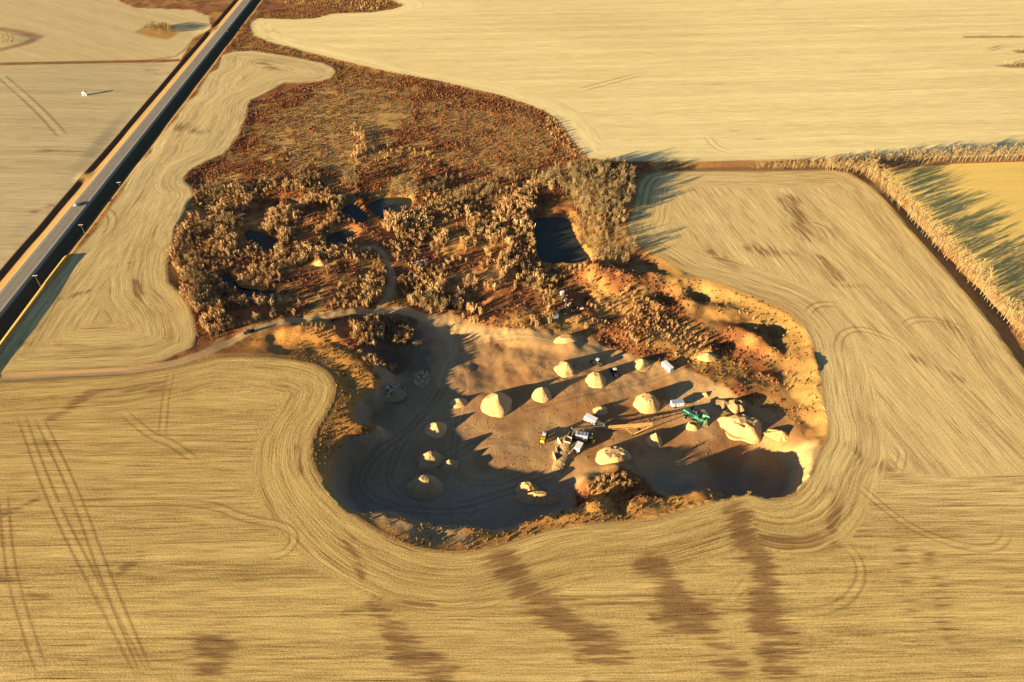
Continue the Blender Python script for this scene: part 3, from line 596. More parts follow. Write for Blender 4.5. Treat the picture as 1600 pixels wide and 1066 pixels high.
reg = np.full(n_, REG_ROUGH)
reg[o['iU']] = REG_FTU; reg[o['iW']] = REG_FTL; reg[iT] = REG_FT; reg[o['sG'] > 0] = REG_FG; reg[iB] = REG_FB
reg[sL > 0] = REG_FL; reg[o['verge']] = REG_VERGE; reg[pit] = REG_PIT
trk = np.zeros(n_, bool)
for d, v, hw in o['tr']: trk |= (d < hw)
reg[trk & rgh] = REG_TRACK
nx, ny = len(XS), len(YS)
ii = (np.arange(ny - 1)[:, None] * nx + np.arange(nx - 1)[None]).ravel()
quads = np.stack([ii, ii + 1, ii + nx + 1, ii + nx], 1)
freg = reg[ii]
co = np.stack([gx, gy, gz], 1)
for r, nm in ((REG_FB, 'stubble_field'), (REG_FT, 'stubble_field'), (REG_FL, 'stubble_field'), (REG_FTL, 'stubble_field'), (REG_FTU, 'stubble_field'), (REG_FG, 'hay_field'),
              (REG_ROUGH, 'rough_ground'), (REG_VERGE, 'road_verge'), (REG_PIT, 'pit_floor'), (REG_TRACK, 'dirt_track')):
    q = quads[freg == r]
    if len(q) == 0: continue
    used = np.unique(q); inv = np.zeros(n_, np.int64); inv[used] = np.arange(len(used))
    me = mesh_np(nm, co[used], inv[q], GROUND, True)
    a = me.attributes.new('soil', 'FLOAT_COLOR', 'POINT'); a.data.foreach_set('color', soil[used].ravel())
    a = me.attributes.new('rows', 'FLOAT_VECTOR', 'POINT'); a.data.foreach_set('vector', rows[used].ravel())
    a = me.attributes.new('rut', 'FLOAT_VECTOR', 'POINT'); a.data.foreach_set('vector', rut[used].ravel())
    a = me.attributes.new('rutw', 'FLOAT_VECTOR', 'POINT'); a.data.foreach_set('vector', rutw[used].ravel())
    a = me.attributes.new('grain', 'FLOAT', 'POINT'); a.data.foreach_set('value', grain[used])
    tag(link(nm, me), kind='structure')

# highway: pavement, shoulders, lines
def strip(x0, x1, z, y0=-300, y1=6000, step=15):
    ys = np.arange(y0, y1, step); n = len(ys)
    V = np.concatenate([np.stack([np.full(n, x0), ys, np.full(n, z)], 1), np.stack([np.full(n, x1), ys, np.full(n, z)], 1)])
    i = np.arange(n - 1); return V, np.stack([i, i + n, i + n + 1, i + 1], 1)
rd = MB(); 
V, q = strip(ROADX - HALF, ROADX + HALF, 1.57)
road = tag(link('highway', mesh_np('highway', V, q, ASPHALT)), kind='structure')
for x0, x1, m in ((ROADX - 3.75, ROADX - 3.55, PAINT), (ROADX + 3.5, ROADX + 3.75, PAINT), (ROADX - .1, ROADX + .1, PAINTY)):
    V, q = strip(x0, x1, 1.58); link('road_line', mesh_np('road_line', V, q, m), road)

# ponds
for pl, wz in ponds:
    P = np.array(pl); c0 = P.mean(0); G = c0 + (P - c0) * 1.0; n = len(G)
    out = G + (G - c0) / np.linalg.norm(G - c0, axis=1)[:, None] * 1.2
    V = np.vstack([np.column_stack([out, np.full(n, wz)]), [[c0[0], c0[1], wz]]])
    Fq = np.array([[i, (i + 1) % n, n] for i in range(n)])
    tag(link('pond_water', mesh_np('pond_water', V, Fq, WATER)), kind='structure')

# ------------------------------------------------------------------ placing things on the ground sheet
GZ = gz.reshape(ny, nx)
def Zg(x, y):
    x = np.asarray(x, float); y = np.asarray(y, float)
    i = np.clip(np.searchsorted(XS, x) - 1, 0, nx - 2); j = np.clip(np.searchsorted(YS, y) - 1, 0, ny - 2)
    fx = (x - XS[i]) / (XS[i + 1] - XS[i]); fy = (y - YS[j]) / (YS[j + 1] - YS[j])
    return (GZ[j, i] * (1 - fx) + GZ[j, i + 1] * fx) * (1 - fy) + (GZ[j + 1, i] * (1 - fx) + GZ[j + 1, i + 1] * fx) * fy
def near(x, y):
    i = np.clip(np.searchsorted(XS, x), 0, nx - 1); j = np.clip(np.searchsorted(YS, y), 0, ny - 1); return j * nx + i
def at(px, py, h=0.0):
    """the point of the ground whose spot h metres above it shows at that photograph pixel"""
    d = FW + RT * (px - 800) / F - UP * (py - 533) / F
    z = -5.0
    for _ in range(40):
        t = (z + h - CAMH) / d[2]; z = .5 * z + .5 * float(Zg(d[0] * t, d[1] * t))
    return np.array([d[0] * t, d[1] * t, float(Zg(d[0] * t, d[1] * t))])
def heading(a, b, h=0.0):
    A, B = at(*a, h), at(*b, h); return math.atan2(B[1] - A[1], B[0] - A[0]), float(np.hypot(*(B - A)[:2]))

# ------------------------------------------------------------------ stockpiles
def pile_mesh(name, r, h, sx=1.0, top=0.0, seed=0, rough_=.05, gully=0.0, crater=0.0, ridge=0.0, na=56, nr=18, cut=None):
    """a heap with slopes at the angle of repose; top = flat share, ridge = half length of a crest, cut = (angle, depth) bitten by a loader"""
    V = []; Fq = []
    for j in range(nr + 1):
        t = j / nr
        for i in range(na):
            a = 2 * math.pi * i / na; ca, sa = math.cos(a), math.sin(a)
            k = 1 + rough_ * 3 * (float(vn(ca * 2, sa * 2, 1.0, seed)) - .5)
            rr = t * r * k
            x = rr * ca * sx + ridge * (1 if ca > 0 else -1) * min(1, abs(ca) * 1.6) * (1 if t > 0 else 0); y = rr * sa
            q = min(1.0, (1 - t) / (1 - top)) if top < 1 else 1
            z = h * (q if q < .94 else .94 + (q - .94) * .6) if q > .12 else h * q * (.6 + 3.3 * q)
            g = float(vn(a * 9 / 6.283 * 3, t * .8, 1.0, seed + 5)) - .5
            z += h * (rough_ * (float(vn(x, y, 2.2, seed + 3)) - .5) * 1.5) * min(1, t * 3) - gully * abs(g) * 1.5 * (.3 < t < .97)
            if crater: z -= crater * math.exp(-((t) / .38) ** 2) * (.6 + .8 * max(0, ca))
            if cut is not None:
                e = x * math.cos(cut[0]) + y * math.sin(cut[0]) - cut[1] * r
                if e > 0: z = min(z, max(h * .04, z - e * 1.7))
            if j == nr: z = -.6
            V.append((x, y, z))
    for j in range(nr):
        for i in range(na):
            i2 = (i + 1) % na; Fq.append((j * na + i, (j + 1) * na + i, (j + 1) * na + i2, j * na + i2))
    return mesh_np(name, V, Fq, None, True)
def pile(px, pyb, wpx, hpx, label, m=SAND, sx=1.0, rz=0.0, name='gravel_pile', cat='gravel pile', sink=0.0, **kw):
    mp = mpx(px, pyb); rad = wpx * mp / 2 / max(1.0, sx)
    P = at(px, pyb); c_ = P[:2] + np.array([math.sin(YAW), math.cos(YAW)]) * rad * .85
    me = pile_mesh(name, rad, hpx * mp, sx, **kw); me.materials.append(m)
    ob = link(name, me, None, (c_[0], c_[1], float(Zg(c_[0], c_[1])) - .15 - sink), rz)
    return tag(ob, label, cat, 'gravel and sand stockpiles on the pit floor')
pile(681, 683, 39, 16.5, 'pale gravel cone at the lip of the big shadow, lower left of the largest cone', seed=1, rough_=.06)
pile(777, 650, 57, 25, 'largest and tallest conical gravel pile, in the middle of the left group', seed=2, rough_=.06, cut=(-.3, .72))
pile(847, 628, 36, 17.5, 'smooth cone of pale gravel on the right of the largest cone', seed=3, rough_=.07, cut=(.2, .75))
pile(717, 637, 31, 9, 'low pale gravel heap on the upper left of the largest cone', seed=4, rough_=.09, sx=1.25)
pile(886, 588, 42, 16, 'gravel pile with spread tan foot half lost in a neighbouring shadow', seed=5, rough_=.09, sx=1.1, cut=(0.2, .35))
pile(932, 606, 36, 17, 'blunt topped pale gravel pile with a bitten face, in front of the shaded loaders', seed=6, top=.34, rough_=.07, gully=.5)
pile(1004, 579, 31, 13, 'small pale gravel cone nearest the white box at the brush edge', seed=7, cut=(-1.0, .4), rough_=.08)
pile(939, 648, 27, 9, 'low gravel pile with a wing, just above the white trailer', seed=8, sx=1.3, rough_=.08, cut=(-1.2, .25))
pile(1013, 646, 45, 20, 'broad flat topped gravel pile left of the silver box', seed=9, top=.42, rough_=.06, gully=.4)
pile(1024, 699, 29, 22, 'slim steep gravel cone under the tip of the long conveyor', seed=10)
pile(962, 724, 62, 17, 'wide flat topped gravel pile with ribbed sides in front of the conveyor', seed=11, top=.55, rough_=.05, gully=1.0, sx=1.35)
pile(1084, 673, 29, 10, 'ring shaped sand heap with a hollow in its top beside the green screener', seed=12, top=.35, crater=2.4, sx=1.15)
pile(884, 536, 38, 8, 'long low pale heap beside the track along the brush', seed=14, top=.5, sx=1.9, rough_=.08)
pile(664, 779, 66, 25, 'wide lone mound on the dark pit floor with only its tip in the sun', SAND_SHADE, seed=15, top=.22, sx=1.25, rz=-.3, rough_=.07)
pile(672, 733, 46, 21, 'lumpy double tipped heap at the edge of the pit shadow', SAND_SHADE, seed=16, rough_=.14, sx=1.1, top=.12)
pile(702, 737, 30, 15, 'smallest pointed heap beside the double tipped heap in the shadow', SAND_SHADE, seed=17, rough_=.1)
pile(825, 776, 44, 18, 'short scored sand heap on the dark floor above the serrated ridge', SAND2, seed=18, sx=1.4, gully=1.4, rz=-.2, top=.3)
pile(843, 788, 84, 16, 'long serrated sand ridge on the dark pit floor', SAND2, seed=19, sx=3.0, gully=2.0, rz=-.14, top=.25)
pile(1164, 692, 82, 21, 'huge pale sand bank with a worked face near the east wall', seed=13, top=.5, sx=1.35, rz=-.25, rough_=.17, gully=1.1, cut=(-1.9, .45))
pile(1222, 689, 46, 11, 'slumped sand bank with raked furrows beside the east wall', SAND2, seed=20, sx=1.7, rz=-.4, rough_=.12, gully=1.6)
pile(1133, 640, 34, 8, 'brown dirt heap behind the green screener', DIRT, seed=21, rough_=.2, sx=1.3, name='dirt_pile', cat='dirt pile')
pile(1153, 648, 30, 9, 'brown dirt mound with a dark hollow on the back of the huge sand bank', DIRT, seed=22, rough_=.15, crater=1.5, top=.4, name='dirt_pile', cat='dirt pile', sink=-2.0)
pile(1103, 620, 16, 5, 'tiny pale heap at the brush edge behind the green screener', seed=23, sx=1.6, rz=-.6, rough_=.15)
pile(1106, 566, 34, 8, 'rounded pale sand mound standing in the east brush', seed=24, sx=1.7, rough_=.08)
pile(902, 577, 26, 6, 'low brown bank between two piles beside the shaded loader', DIRT, seed=25, sx=1.8, rough_=.12, name='dirt_pile', cat='dirt pile')
pile(500, 416, 22, 6, 'small pale sand mound in the left thicket', seed=26, sx=1.5)

# ------------------------------------------------------------------ vehicles and plant
def trailer(px, py, a, b, label, roof, wdt, hgt, cat='trailer', name='trailer', wheels=True):
    rz, ln = heading(a, b, hgt); P = at(px, py, hgt / 2)
    t = empty(name, P, rz, label, cat)
    bt_ = .9 if wheels else .15
    bevel(MB().box((0, 0, bt_ + (hgt - bt_) / 2), (ln, wdt, hgt - bt_)).obj('body', WHITE, t), .12)
    MB().box((0, 0, hgt + .05), (ln + .06, wdt + .06, .1)).obj('roof', roof, t)
    MB().box((-ln * .2, -wdt / 2 - .02, bt_ + 1.0), (.85, .06, 1.9)).obj('door', STEEL, t)
    for k in (.1, .32): MB().box((ln * k, -wdt / 2 - .02, bt_ + 1.3), (.7, .06, .6)).obj('window', GLASS, t)
    if wheels:
        MB().box((0, 0, .75), (ln + 1.2, wdt * .6, .2)).obj('chassis', STEEL, t)
        for s in (-1, 1):
            for k in (-.28, -.14): MB().cyl((ln * k, s * (wdt / 2 - .15), .45), .45, .25, 'y', 12).obj('wheel', BLACK, t)
    return t
trailer(923, 656, (915, 651), (932, 660), 'white box trailer above the crushing plant, below the low winged pile', WHITE, 2.7, 3.2)
trailer(904, 699, (901, 704), (907, 694), 'short white box trailer standing below the crushing plant in shadow', WHITE, 2.7, 2.8)
trailer(1058, 631, (1049, 632), (1068, 630), 'silver roofed box trailer beside the green screener', SILVER, 2.7, 3.0)
trailer(1043, 573, (1037, 567), (1050, 578), 'white site box at the foot of the east brush', WHITE, 2.5, 2.6, 'site box', 'site_box', False)

def beams(mb, L_, w_, h_, n):            # truss sides of a conveyor along local x
    for s in (-1, 1):
        mb.bar((0, s * w_, 0), (L_, s * w_, 0), .14, .14); mb.bar((0, s * w_, -h_), (L_, s * w_, -h_), .12, .12)
        for k in range(n):
            x0, x1 = L_ * k / n, L_ * (k + 1) / n
            mb.bar((x0, s * w_, 0), (x1, s * w_, -h_), .1, .1)
    return mb
def conveyor(a, b, h0, h1, label, m, wid=.65, name='conveyor', legs=(.35, .8), truss=.8):
    A, B = at(*a, h0), at(*b, h1)
    z0, z1 = A[2] + h0, B[2] + h1
    t = empty(name, (A[0], A[1], A[2]), math.atan2(B[1] - A[1], B[0] - A[0]), label, 'conveyor')
    Ln = float(np.hypot(*(B - A)[:2])); rise = z1 - z0; an = math.atan2(rise, Ln); sl = math.hypot(Ln, rise)
    f = beams(MB(), sl, wid, truss, max(4, int(sl / 1.6))); fo = f.obj('truss', m, t); fo.location = (0, 0, z0 - A[2]); fo.rotation_euler = (0, -an, 0)
    bo = MB().box((sl / 2, 0, .08), (sl, wid * 1.7, .1)).obj('belt', BELT if m is STEEL else m, t); bo.location = (0, 0, z0 - A[2]); bo.rotation_euler = (0, -an, 0)
    for e in (0, sl):
        d = MB().cyl((e, 0, .05), .3, wid * 2.1, 'y', 12).obj('drum', STEEL, t); d.location = (0, 0, z0 - A[2]); d.rotation_euler = (0, -an, 0)
    for k in legs:
        zt = (z0 - A[2]) + rise * k - truss; gx_, gy_ = A[0] + (B[0] - A[0]) * k, A[1] + (B[1] - A[1]) * k; zb = float(Zg(gx_, gy_)) - A[2] - .1
        for s in (-1, 1):
            MB().bar((Ln * k, s * wid, zt), (Ln * k - .5, s * wid * 2.4, zb), .16, .16).obj('leg', m, t)
    return t, Ln, rise, A, z0
conveyor((894, 669), (944, 664), 3.0, 3.4, 'grey steel conveyor running from the crusher to the long ochre stacker', STEEL, .55)
t, Ln, rise, A, z0 = conveyor((944, 668), (1020, 662), 1.6, 7.0, 'long ochre stacking conveyor with its raised tip over the slim cone', ORANGE, .8, 'stacking_conveyor', (), 1.0)
for s in (-1, 1):
    MB().bar((Ln * .96, s * .7, z0 - A[2] + rise * .96 - .9), (Ln * .62, s * 2.2, .7), .3, .3).obj('brace', ORANGE, t)
    MB().bar((Ln * .45, s * .8, z0 - A[2] + rise * .45 - .9), (Ln * .62, s * 2.2, .7), .25, .25).obj('brace', ORANGE, t)
    MB().cyl((Ln * .62, s * 2.3, .5), .5, .4, 'y', 14).obj('wheel', BLACK, t)
MB().bar((Ln * .62, -2.2, .6), (Ln * .62, 2.2, .6), .22, .22).obj('axle', STEEL, t)

# crushing plant
P = at(908, 681, 2.6); rz, _ = heading((898, 678), (918, 681), 3)
t = empty('crushing_plant', P, rz, 'portable crushing plant with a bright sheet metal housing at the foot of the earth ramp', 'crusher')
MB().box((0, 0, 1.25), (8.5, 2.4, .5)).obj('chassis', DARK, t)
h_ = bevel(MB().box((.3, 0, 2.9), (5.6, 2.6, 2.6)).obj('housing', SILVER, t), .15)
for k in (-1.6, 0, 1.6): MB().box((.3 + k, 0, 4.25), (.18, 2.7, .12)).obj('roof_rib', STEEL, h_)
for s in (-1, 1):
    wk = MB(); wk.box((.3, s * 1.9, 1.75), (6.2, 1.0, .08))
    for k in range(6): wk.box((-2.6 + k * 1.16, s * 2.35, 2.3), (.06, .06, 1.1))
    wk.box((.3, s * 2.35, 2.85), (6.2, .06, .06)); wk.obj('walkway', YELLOW if s > 0 else DARK, t)
    for k in (-3.4, -2.3, 2.6, 3.6): MB().cyl((k, s * 1.1, .55), .55, .4, 'y', 12).obj('wheel', BLACK, t)
MB().box((4.6, .2, 2.4), (1.8, 1.8, 2.2), taper=.8).obj('engine', DARK, t); MB().cyl((5.0, .6, 4.0), .14, 1.4).obj('exhaust', STEEL, t)
MB().box((5.9, -1.2, 1.0), (.8, .9, 1.9)).obj('control_cabinet', YELLOW, t)
# vibrating feeder that the ramp fills
P = at(889, 684, 2.8); rz, ln = heading((895, 669), (887, 691), 2.8)
t = empty('feed_hopper', P, rz, 'cream framed feed hopper at the head of the earth ramp', 'hopper')
hp = MB()
for s in (-1, 1): hp.box((1.8, s * 1.35, 3.3), (2.8, .18, 1.3), rx=-s * .35)
hp.box((3.2, 0, 3.3), (.18, 2.8, 1.3), ry=.35); hp.box((.45, 0, 3.3), (.18, 2.6, 1.2), ry=-.3); hp.obj('bin', CREAM, t)
MB().box((1.8, 0, 2.75), (2.2, 1.9, .15)).obj('stone_load', DIRT, t)
fr = MB()
for s in (-1, 1): fr.bar((-4, s * .8, 2.2), (3.2, s * .8, 2.6), .22, .3)
fr.obj('feeder_frame', CREAM, t); MB().box((-1.8, 0, 2.25), (4.2, 1.4, .12), ry=-.06).obj('feeder_deck', DARK, t)
for k in (-3.6, -.6, 2.9):
    for s in (-1, 1): MB().box((k, s * .9, 1.0), (.22, .22, 2.4)).obj('leg', STEEL, t)
# earth ramp with its walls
Pa, Pb = at(871, 737), at(887, 693); rz = math.atan2(Pb[1] - Pa[1], Pb[0] - Pa[0]); ln = float(np.hypot(*(Pb - Pa)[:2]))
t = empty('earth_ramp', Pa, rz, 'earth ramp with crooked side walls leading up to the feed hopper', 'ramp')
V = []; nn = 16; HH = 3.1
for i in range(nn + 1):
    x = ln * i / nn; hh = HH * min(1, (i / nn) * 1.25) ** 1.1; hw = 3.0 - .8 * i / nn
    for yy, zz in ((-hw - hh * .9, -.5), (-hw, hh + .12 * math.sin(i * 1.7)), (0, hh + .18), (hw, hh + .1 * math.cos(i * 2.1)), (hw + hh * .7, -.5)): V.append((x, yy + .25 * math.sin(i * 2.7 + yy), zz))
Fq = [(i * 5 + k, (i + 1) * 5 + k, (i + 1) * 5 + k + 1, i * 5 + k + 1) for i in range(nn) for k in range(4)]
link('ramp_fill', mesh_np('ramp_fill', V, Fq, DIRT, True), t)
me = MB().prism([(0, -.4), (0, HH - .1), (.35, HH - .1), (.35, -.4)], -2.6, 2.6).mesh('end_wall', WOOD); link('end_wall', me, t, (ln, 0, 0))
for k, (fx, s, a) in enumerate(((.9, 1, .7), (.62, 1, .5), (.4, 1, .55), (.92, -1, -.5), (.7, -1, -.35))):
    MB().box((ln * fx, s * (3.4 if s > 0 else 3.2), 1.0 + fx * .9), (4.2, .3, 2.0 + fx), a).obj('wall_panel', CREAM if k % 2 == 0 else WOOD, t)

# green screening plant
P = at(1084, 650, 2.2); rz, ln = heading((1072, 644), (1098, 656), 2.5)
t = empty('screening_plant', P, rz, 'green screening plant with folded conveyors between the silver trailer and the sand bank', 'screener')
for s in (-1, 1): MB().box((0, s * .75, 1.25), (9, 1.1 * .5, 1.0)).obj('track', BLACK, t)
MB().box((0, 0, 1.95), (8.6, 1.5, .5)).obj('chassis', GREEN, t)
f = beams(MB(), 7.5, .8, .7, 6).obj('main_conveyor', GREEN, t); f.location = (-4.2, 0, 4.2); f.rotation_euler = (0, .16, 0)
b = MB().box((3.75, 0, .05), (7.5, 1.3, .1)).obj('belt', BELT, f)
MB().box((-3.6, 0, 3.7), (3.2, 1.9, 1.2), ry=.2).obj('screen_box', GREEN, t)
MB().box((1.2, 0, 2.9), (2.0, 1.5, 1.3)).obj('engine_cover', GREEN, t)
for s in (-1, 1):
    f = beams(MB(), 5.0, .45, .5, 4).obj('side_conveyor', GREEN if s > 0 else CREAM, t); f.location = (-3.0, s * .9, 2.0); f.rotation_euler = (0, -.35, s * 1.35)
    MB().box((2.5, 0, .06), (5, .8, .08)).obj('belt', BELT, f)
hb = MB()
for s in (-1, 1): hb.box((5.2, s * 1.5, 3.6), (3.2, .15, 1.3), rx=-s * .4)
hb.box((6.7, 0, 3.6), (.15, 3.0, 1.3), ry=.35); hb.obj('hopper', GREEN, t)
for k in (4.2, 6.0):
    for s in (-1, 1): MB().box((k, s * 1.0, 1.5), (.2, .2, 3.2)).obj('leg', GREEN, t)
# loading ramp of concrete blocks beside it
P = at(1099, 668); t = empty('loading_ramp', P, R(88), 'pale loading ramp of blocks and fill at the hopper of the green screener', 'ramp')
V = []
for i in range(9):
    x = 8.5 * i / 8; hh = 3.0 * min(1, i / 6)
    for yy, zz in ((-3.0 - hh * .3, -.5), (-2.2, hh), (2.2, hh + .1), (3.0 + hh * .3, -.5)): V.append((x, yy, zz))
Fq = [(i * 4 + k, (i + 1) * 4 + k, (i + 1) * 4 + k + 1, i * 4 + k + 1) for i in range(8) for k in range(3)]
link('ramp_fill', mesh_np('ramp_fill', V, Fq, DIRT), t)
blk = MB().box((0, 0, .45), (1.8, .8, .88)).mesh('block', CREAM)
for j in range(3):
    for k in range(3 - (j == 2)): link('block', blk, t, (8.9, -1.9 + k * 1.85 + .3 * j, -.1 + j * .9), R(90))
for s in (-1, 1):
    for j in range(3):
        for k in range(2): link('block', blk, t, (7.6 - k * 1.85, s * 2.75, -.1 + j * .9))

def loader(px, py, rz, label, paint):
    P = at(px, py, 1.5); t = empty('wheel_loader', P, rz, label, 'wheel loader')
    bevel(MB().box((-1.9, 0, 1.75), (2.9, 2.0, 1.3), taper=.9).obj('engine_cover', paint, t), .12)
    MB().box((.6, 0, 1.35), (2.6, 1.2, .8)).obj('frame', paint, t)
    cb = MB().box((-.1, 0, 2.75), (1.5, 1.6, 1.5), taper=.88).obj('cab', GLASS, t); MB().box((-.1, 0, 3.55), (1.6, 1.7, .14)).obj('cab_roof', WHITE, cb)
    for s in (-1, 1):
        MB().bar((1.2, s * .6, 1.9), (3.4, s * .6, .7), .25, .35).obj('lift_arm', paint, t)
        for k in (1.45, -1.75):
            wv = MB().cyl((k, s * 1.15, .8), .8, .6, 'y', 16).obj('wheel', BLACK, t); MB().cyl((k, s * 1.4, .8), .36, .18, 'y', 10).obj('rim', paint, wv)
    MB().prism([(3.3, .1), (4.6, .05), (4.65, .15), (3.6, .35), (3.45, 1.3), (3.3, 1.35)], -1.4, 1.4).obj('bucket', STEEL, t)
    return t
loader(933, 566, R(150), 'dark wheel loader parked in the shadow behind the blunt gravel pile', DARK)
loader(960, 581, R(100), 'wheel loader standing in the shadow of the small cone by the site box', DARK)
loader(850, 683, R(70), 'yellow wheel loader alone on the lit floor, casting a long narrow shadow', YELLOW)

def car(px, py, rz, label, paint, cat, name, pick=False, dz=0.0):
    P = at(px, py, .8); t = empty(name, (P[0], P[1], P[2] + dz), rz, label, cat)
    if pick: prof = [(-2.8, .5), (2.75, .5), (2.8, 1.1), (1.5, 1.25), (.9, 1.9), (-.8, 1.92), (-.95, 1.25), (-2.8, 1.25)]
    else: prof = [(-2.4, .4), (2.35, .4), (2.4, .85), (1.3, 1.0), (.6, 1.6), (-1.3, 1.62), (-2.2, 1.05), (-2.4, .95)]
    bevel(MB().prism(prof, -.95, .95).obj('body', paint, t), .06)
    for s in (-1, 1):
        MB().box((-.1 if not pick else .05, s * .96, 1.32 if not pick else 1.55), (1.6, .04, .4)).obj('side_window', GLASS, t)
        MB().box((2.4 if not pick else 2.8, s * .65, .75), (.08, .4, .2)).obj('headlight', WHITE, t)
        for k in (1.55, -1.55):
            wv = MB().cyl((k, s * .9, .38), .38, .25, 'y', 14).obj('wheel', BLACK, t); MB().cyl((k, s * 1.0, .38), .2, .1, 'y', 8).obj('rim', SILVER, wv)
    x0, z0_, x1, z1_ = (1.5, 1.27, .92, 1.88) if pick else (1.28, 1.03, .63, 1.58)
    MB().bar((x0, 0, z0_), (x1, 0, z1_), 1.6, .08).obj('windscreen', GLASS, t)
    if pick: MB().box((-1.9, 0, 1.27), (1.6, 1.6, .06)).obj('load_bed', BLACK, t)
    return t
rz, _ = heading((400, 515), (372, 525)); car(389, 518.5, rz, 'black pickup truck driving down the dirt track toward the highway', DARK, 'pickup truck', 'pickup_truck', True)
car(119, 319, R(90), 'silver car driving along the highway, low in the picture', SILVER, 'car', 'car', False, .05)
car(356, 47.5, R(-90), 'dark car on the far stretch of the highway near the field crossing', DARK, 'car', 'car', False, .05)

# power poles along the ditch
for px, py, lb in ((192, 301, 'timber power pole beside the highway ditch, farthest of the three'), (134, 368, 'timber power pole beside the highway ditch, middle of the three'), (64, 448, 'timber power pole beside the highway ditch, nearest of the three')):
    P = at(px, py); t = empty('power_pole', P, R(5), lb, 'power pole', 'power poles along the highway')
    MB().cyl((0, 0, 4.0), .17, 8.6, 'z', 8, .11).obj('pole', WOOD, t)
    c_ = MB().box((0, 0, 7.6), (2.6, .16, .2)).obj('crossarm', WHITE, t)
    for k in (-1.15, 0, 1.15): MB().cyl((k, 0, 7.8 + (.45 if k == 0 else 0)), .07, .22, 'z', 6).obj('insulator', WHITE, c_)

# shed in the far left field, junk in the thicket
P = at(133, 149); t = empty('field_shed', P, R(8), 'small white shed alone in the field left of the highway', 'shed')
MB().box((0, 0, 1.2), (3.2, 2.4, 2.5)).obj('wall', WHITE, t); MB().prism([(-1.8, 2.4), (0, 3.4), (1.8, 2.4)], -1.4, 1.4).obj('roof', WHITE, t); MB().box((0, -1.22, 1.0), (.9, .06, 1.9)).obj('door', STEEL, t)
hive = MB().box((0, 0, .45), (.9, .75, .8)).box((0, 0, .93), (1.0, .85, .14)).mesh('beehive', WHITE)
for i in range(10):
    if i < 7: px, py = 644 + i * 3.9, 412.5 - i * .85 + (i % 2) * .5
    else: px, py = 650 + (i - 7) * 8, 416.5 - (i - 7) * 1.2
    tag(link('beehive', hive, None, at(px, py), R(20 + 13 * i)), 'small white beehive box among the others in the thicket', 'beehive', 'white hive boxes in the thicket')
P = at(377, 336); t = empty('scrap_piece', P, R(-10), 'small pale bluish white piece of scrap beside the shaded hollow in the left thicket', 'scrap')
MB().prism([(-2.2, .7), (-1.9, 0), (1.2, 0), (2.6, .8)], -.8, .8).obj('body', WHITE, t); MB().box((.1, 0, .78), (3.6, 1.2, .06)).obj('top_sheet', SILVER, t)
rz, _ = heading((870, 499), (871, 487)); car(870, 493, rz, 'white van standing at the edge of the brush below the junk heap', WHITE, 'van', 'van')
def junk(px, py, d, m, label, cat, name, rz=0.3, top=None):
    t = empty(name, at(px, py), rz, label, cat)
    MB().box((0, 0, d[2] / 2), d, taper=.94).obj('body', m, t); MB().box((0, 0, d[2] + .06), (d[0] + .1, d[1] + .1, .12)).obj('lid', top or m, t)
    MB().box((0, -d[1] / 2 - .02, d[2] * .5), (d[0] * .4, .05, d[2] * .6)).obj('door', STEEL, t)
junk(878, 460, (1.9, 1.7, 1.9), WHITE, 'square white bin at the top of the junk heap', 'bin', 'storage_bin')
junk(886, 465, (1.5, 1.0, .9), RED, 'faded red crate beside the white bin', 'crate', 'crate', .8)
junk(893, 470, (2.2, .9, .7), RED, 'long faded red box in the junk heap nearest the shaded brush', 'crate', 'crate', .4)
junk(883, 469, (2.0, 1.1, .8), WHITE, 'white lidded box between the red crates and the van', 'box', 'storage_box', .6)
junk(909, 483, (1.6, .7, .8), WHITE, 'small white tank at the dark hollow right of the van', 'tank', 'storage_tank', .1)
junk(888, 478, (1.5, 1.2, 1.2), SILVER, 'dull metal bin under the junk heap', 'bin', 'storage_bin', 1.0)
junk(880, 487, (2.6, 1.8, 1.5), DARK, 'black scrap bin beside the white van', 'scrap bin', 'scrap_bin', .5)
for (ax, ay), (bx, by), lb in (((853, 508), (867, 500), 'long grey log lying below the white van'), ((885, 509), (896, 503), 'short pale log lying right of the white van'), ((850, 505), (861, 499), 'thin log lying left of the white van')):
    a, b = at(ax, ay), at(bx, by); d = b - a
    lg = MB().cyl((0, 0, .22), .28, float(np.hypot(d[0], d[1])), 'x', 8, .2).obj('log', WOOD, None, (a + b) / 2, math.atan2(d[1], d[0])); tag(lg, lb, 'log')

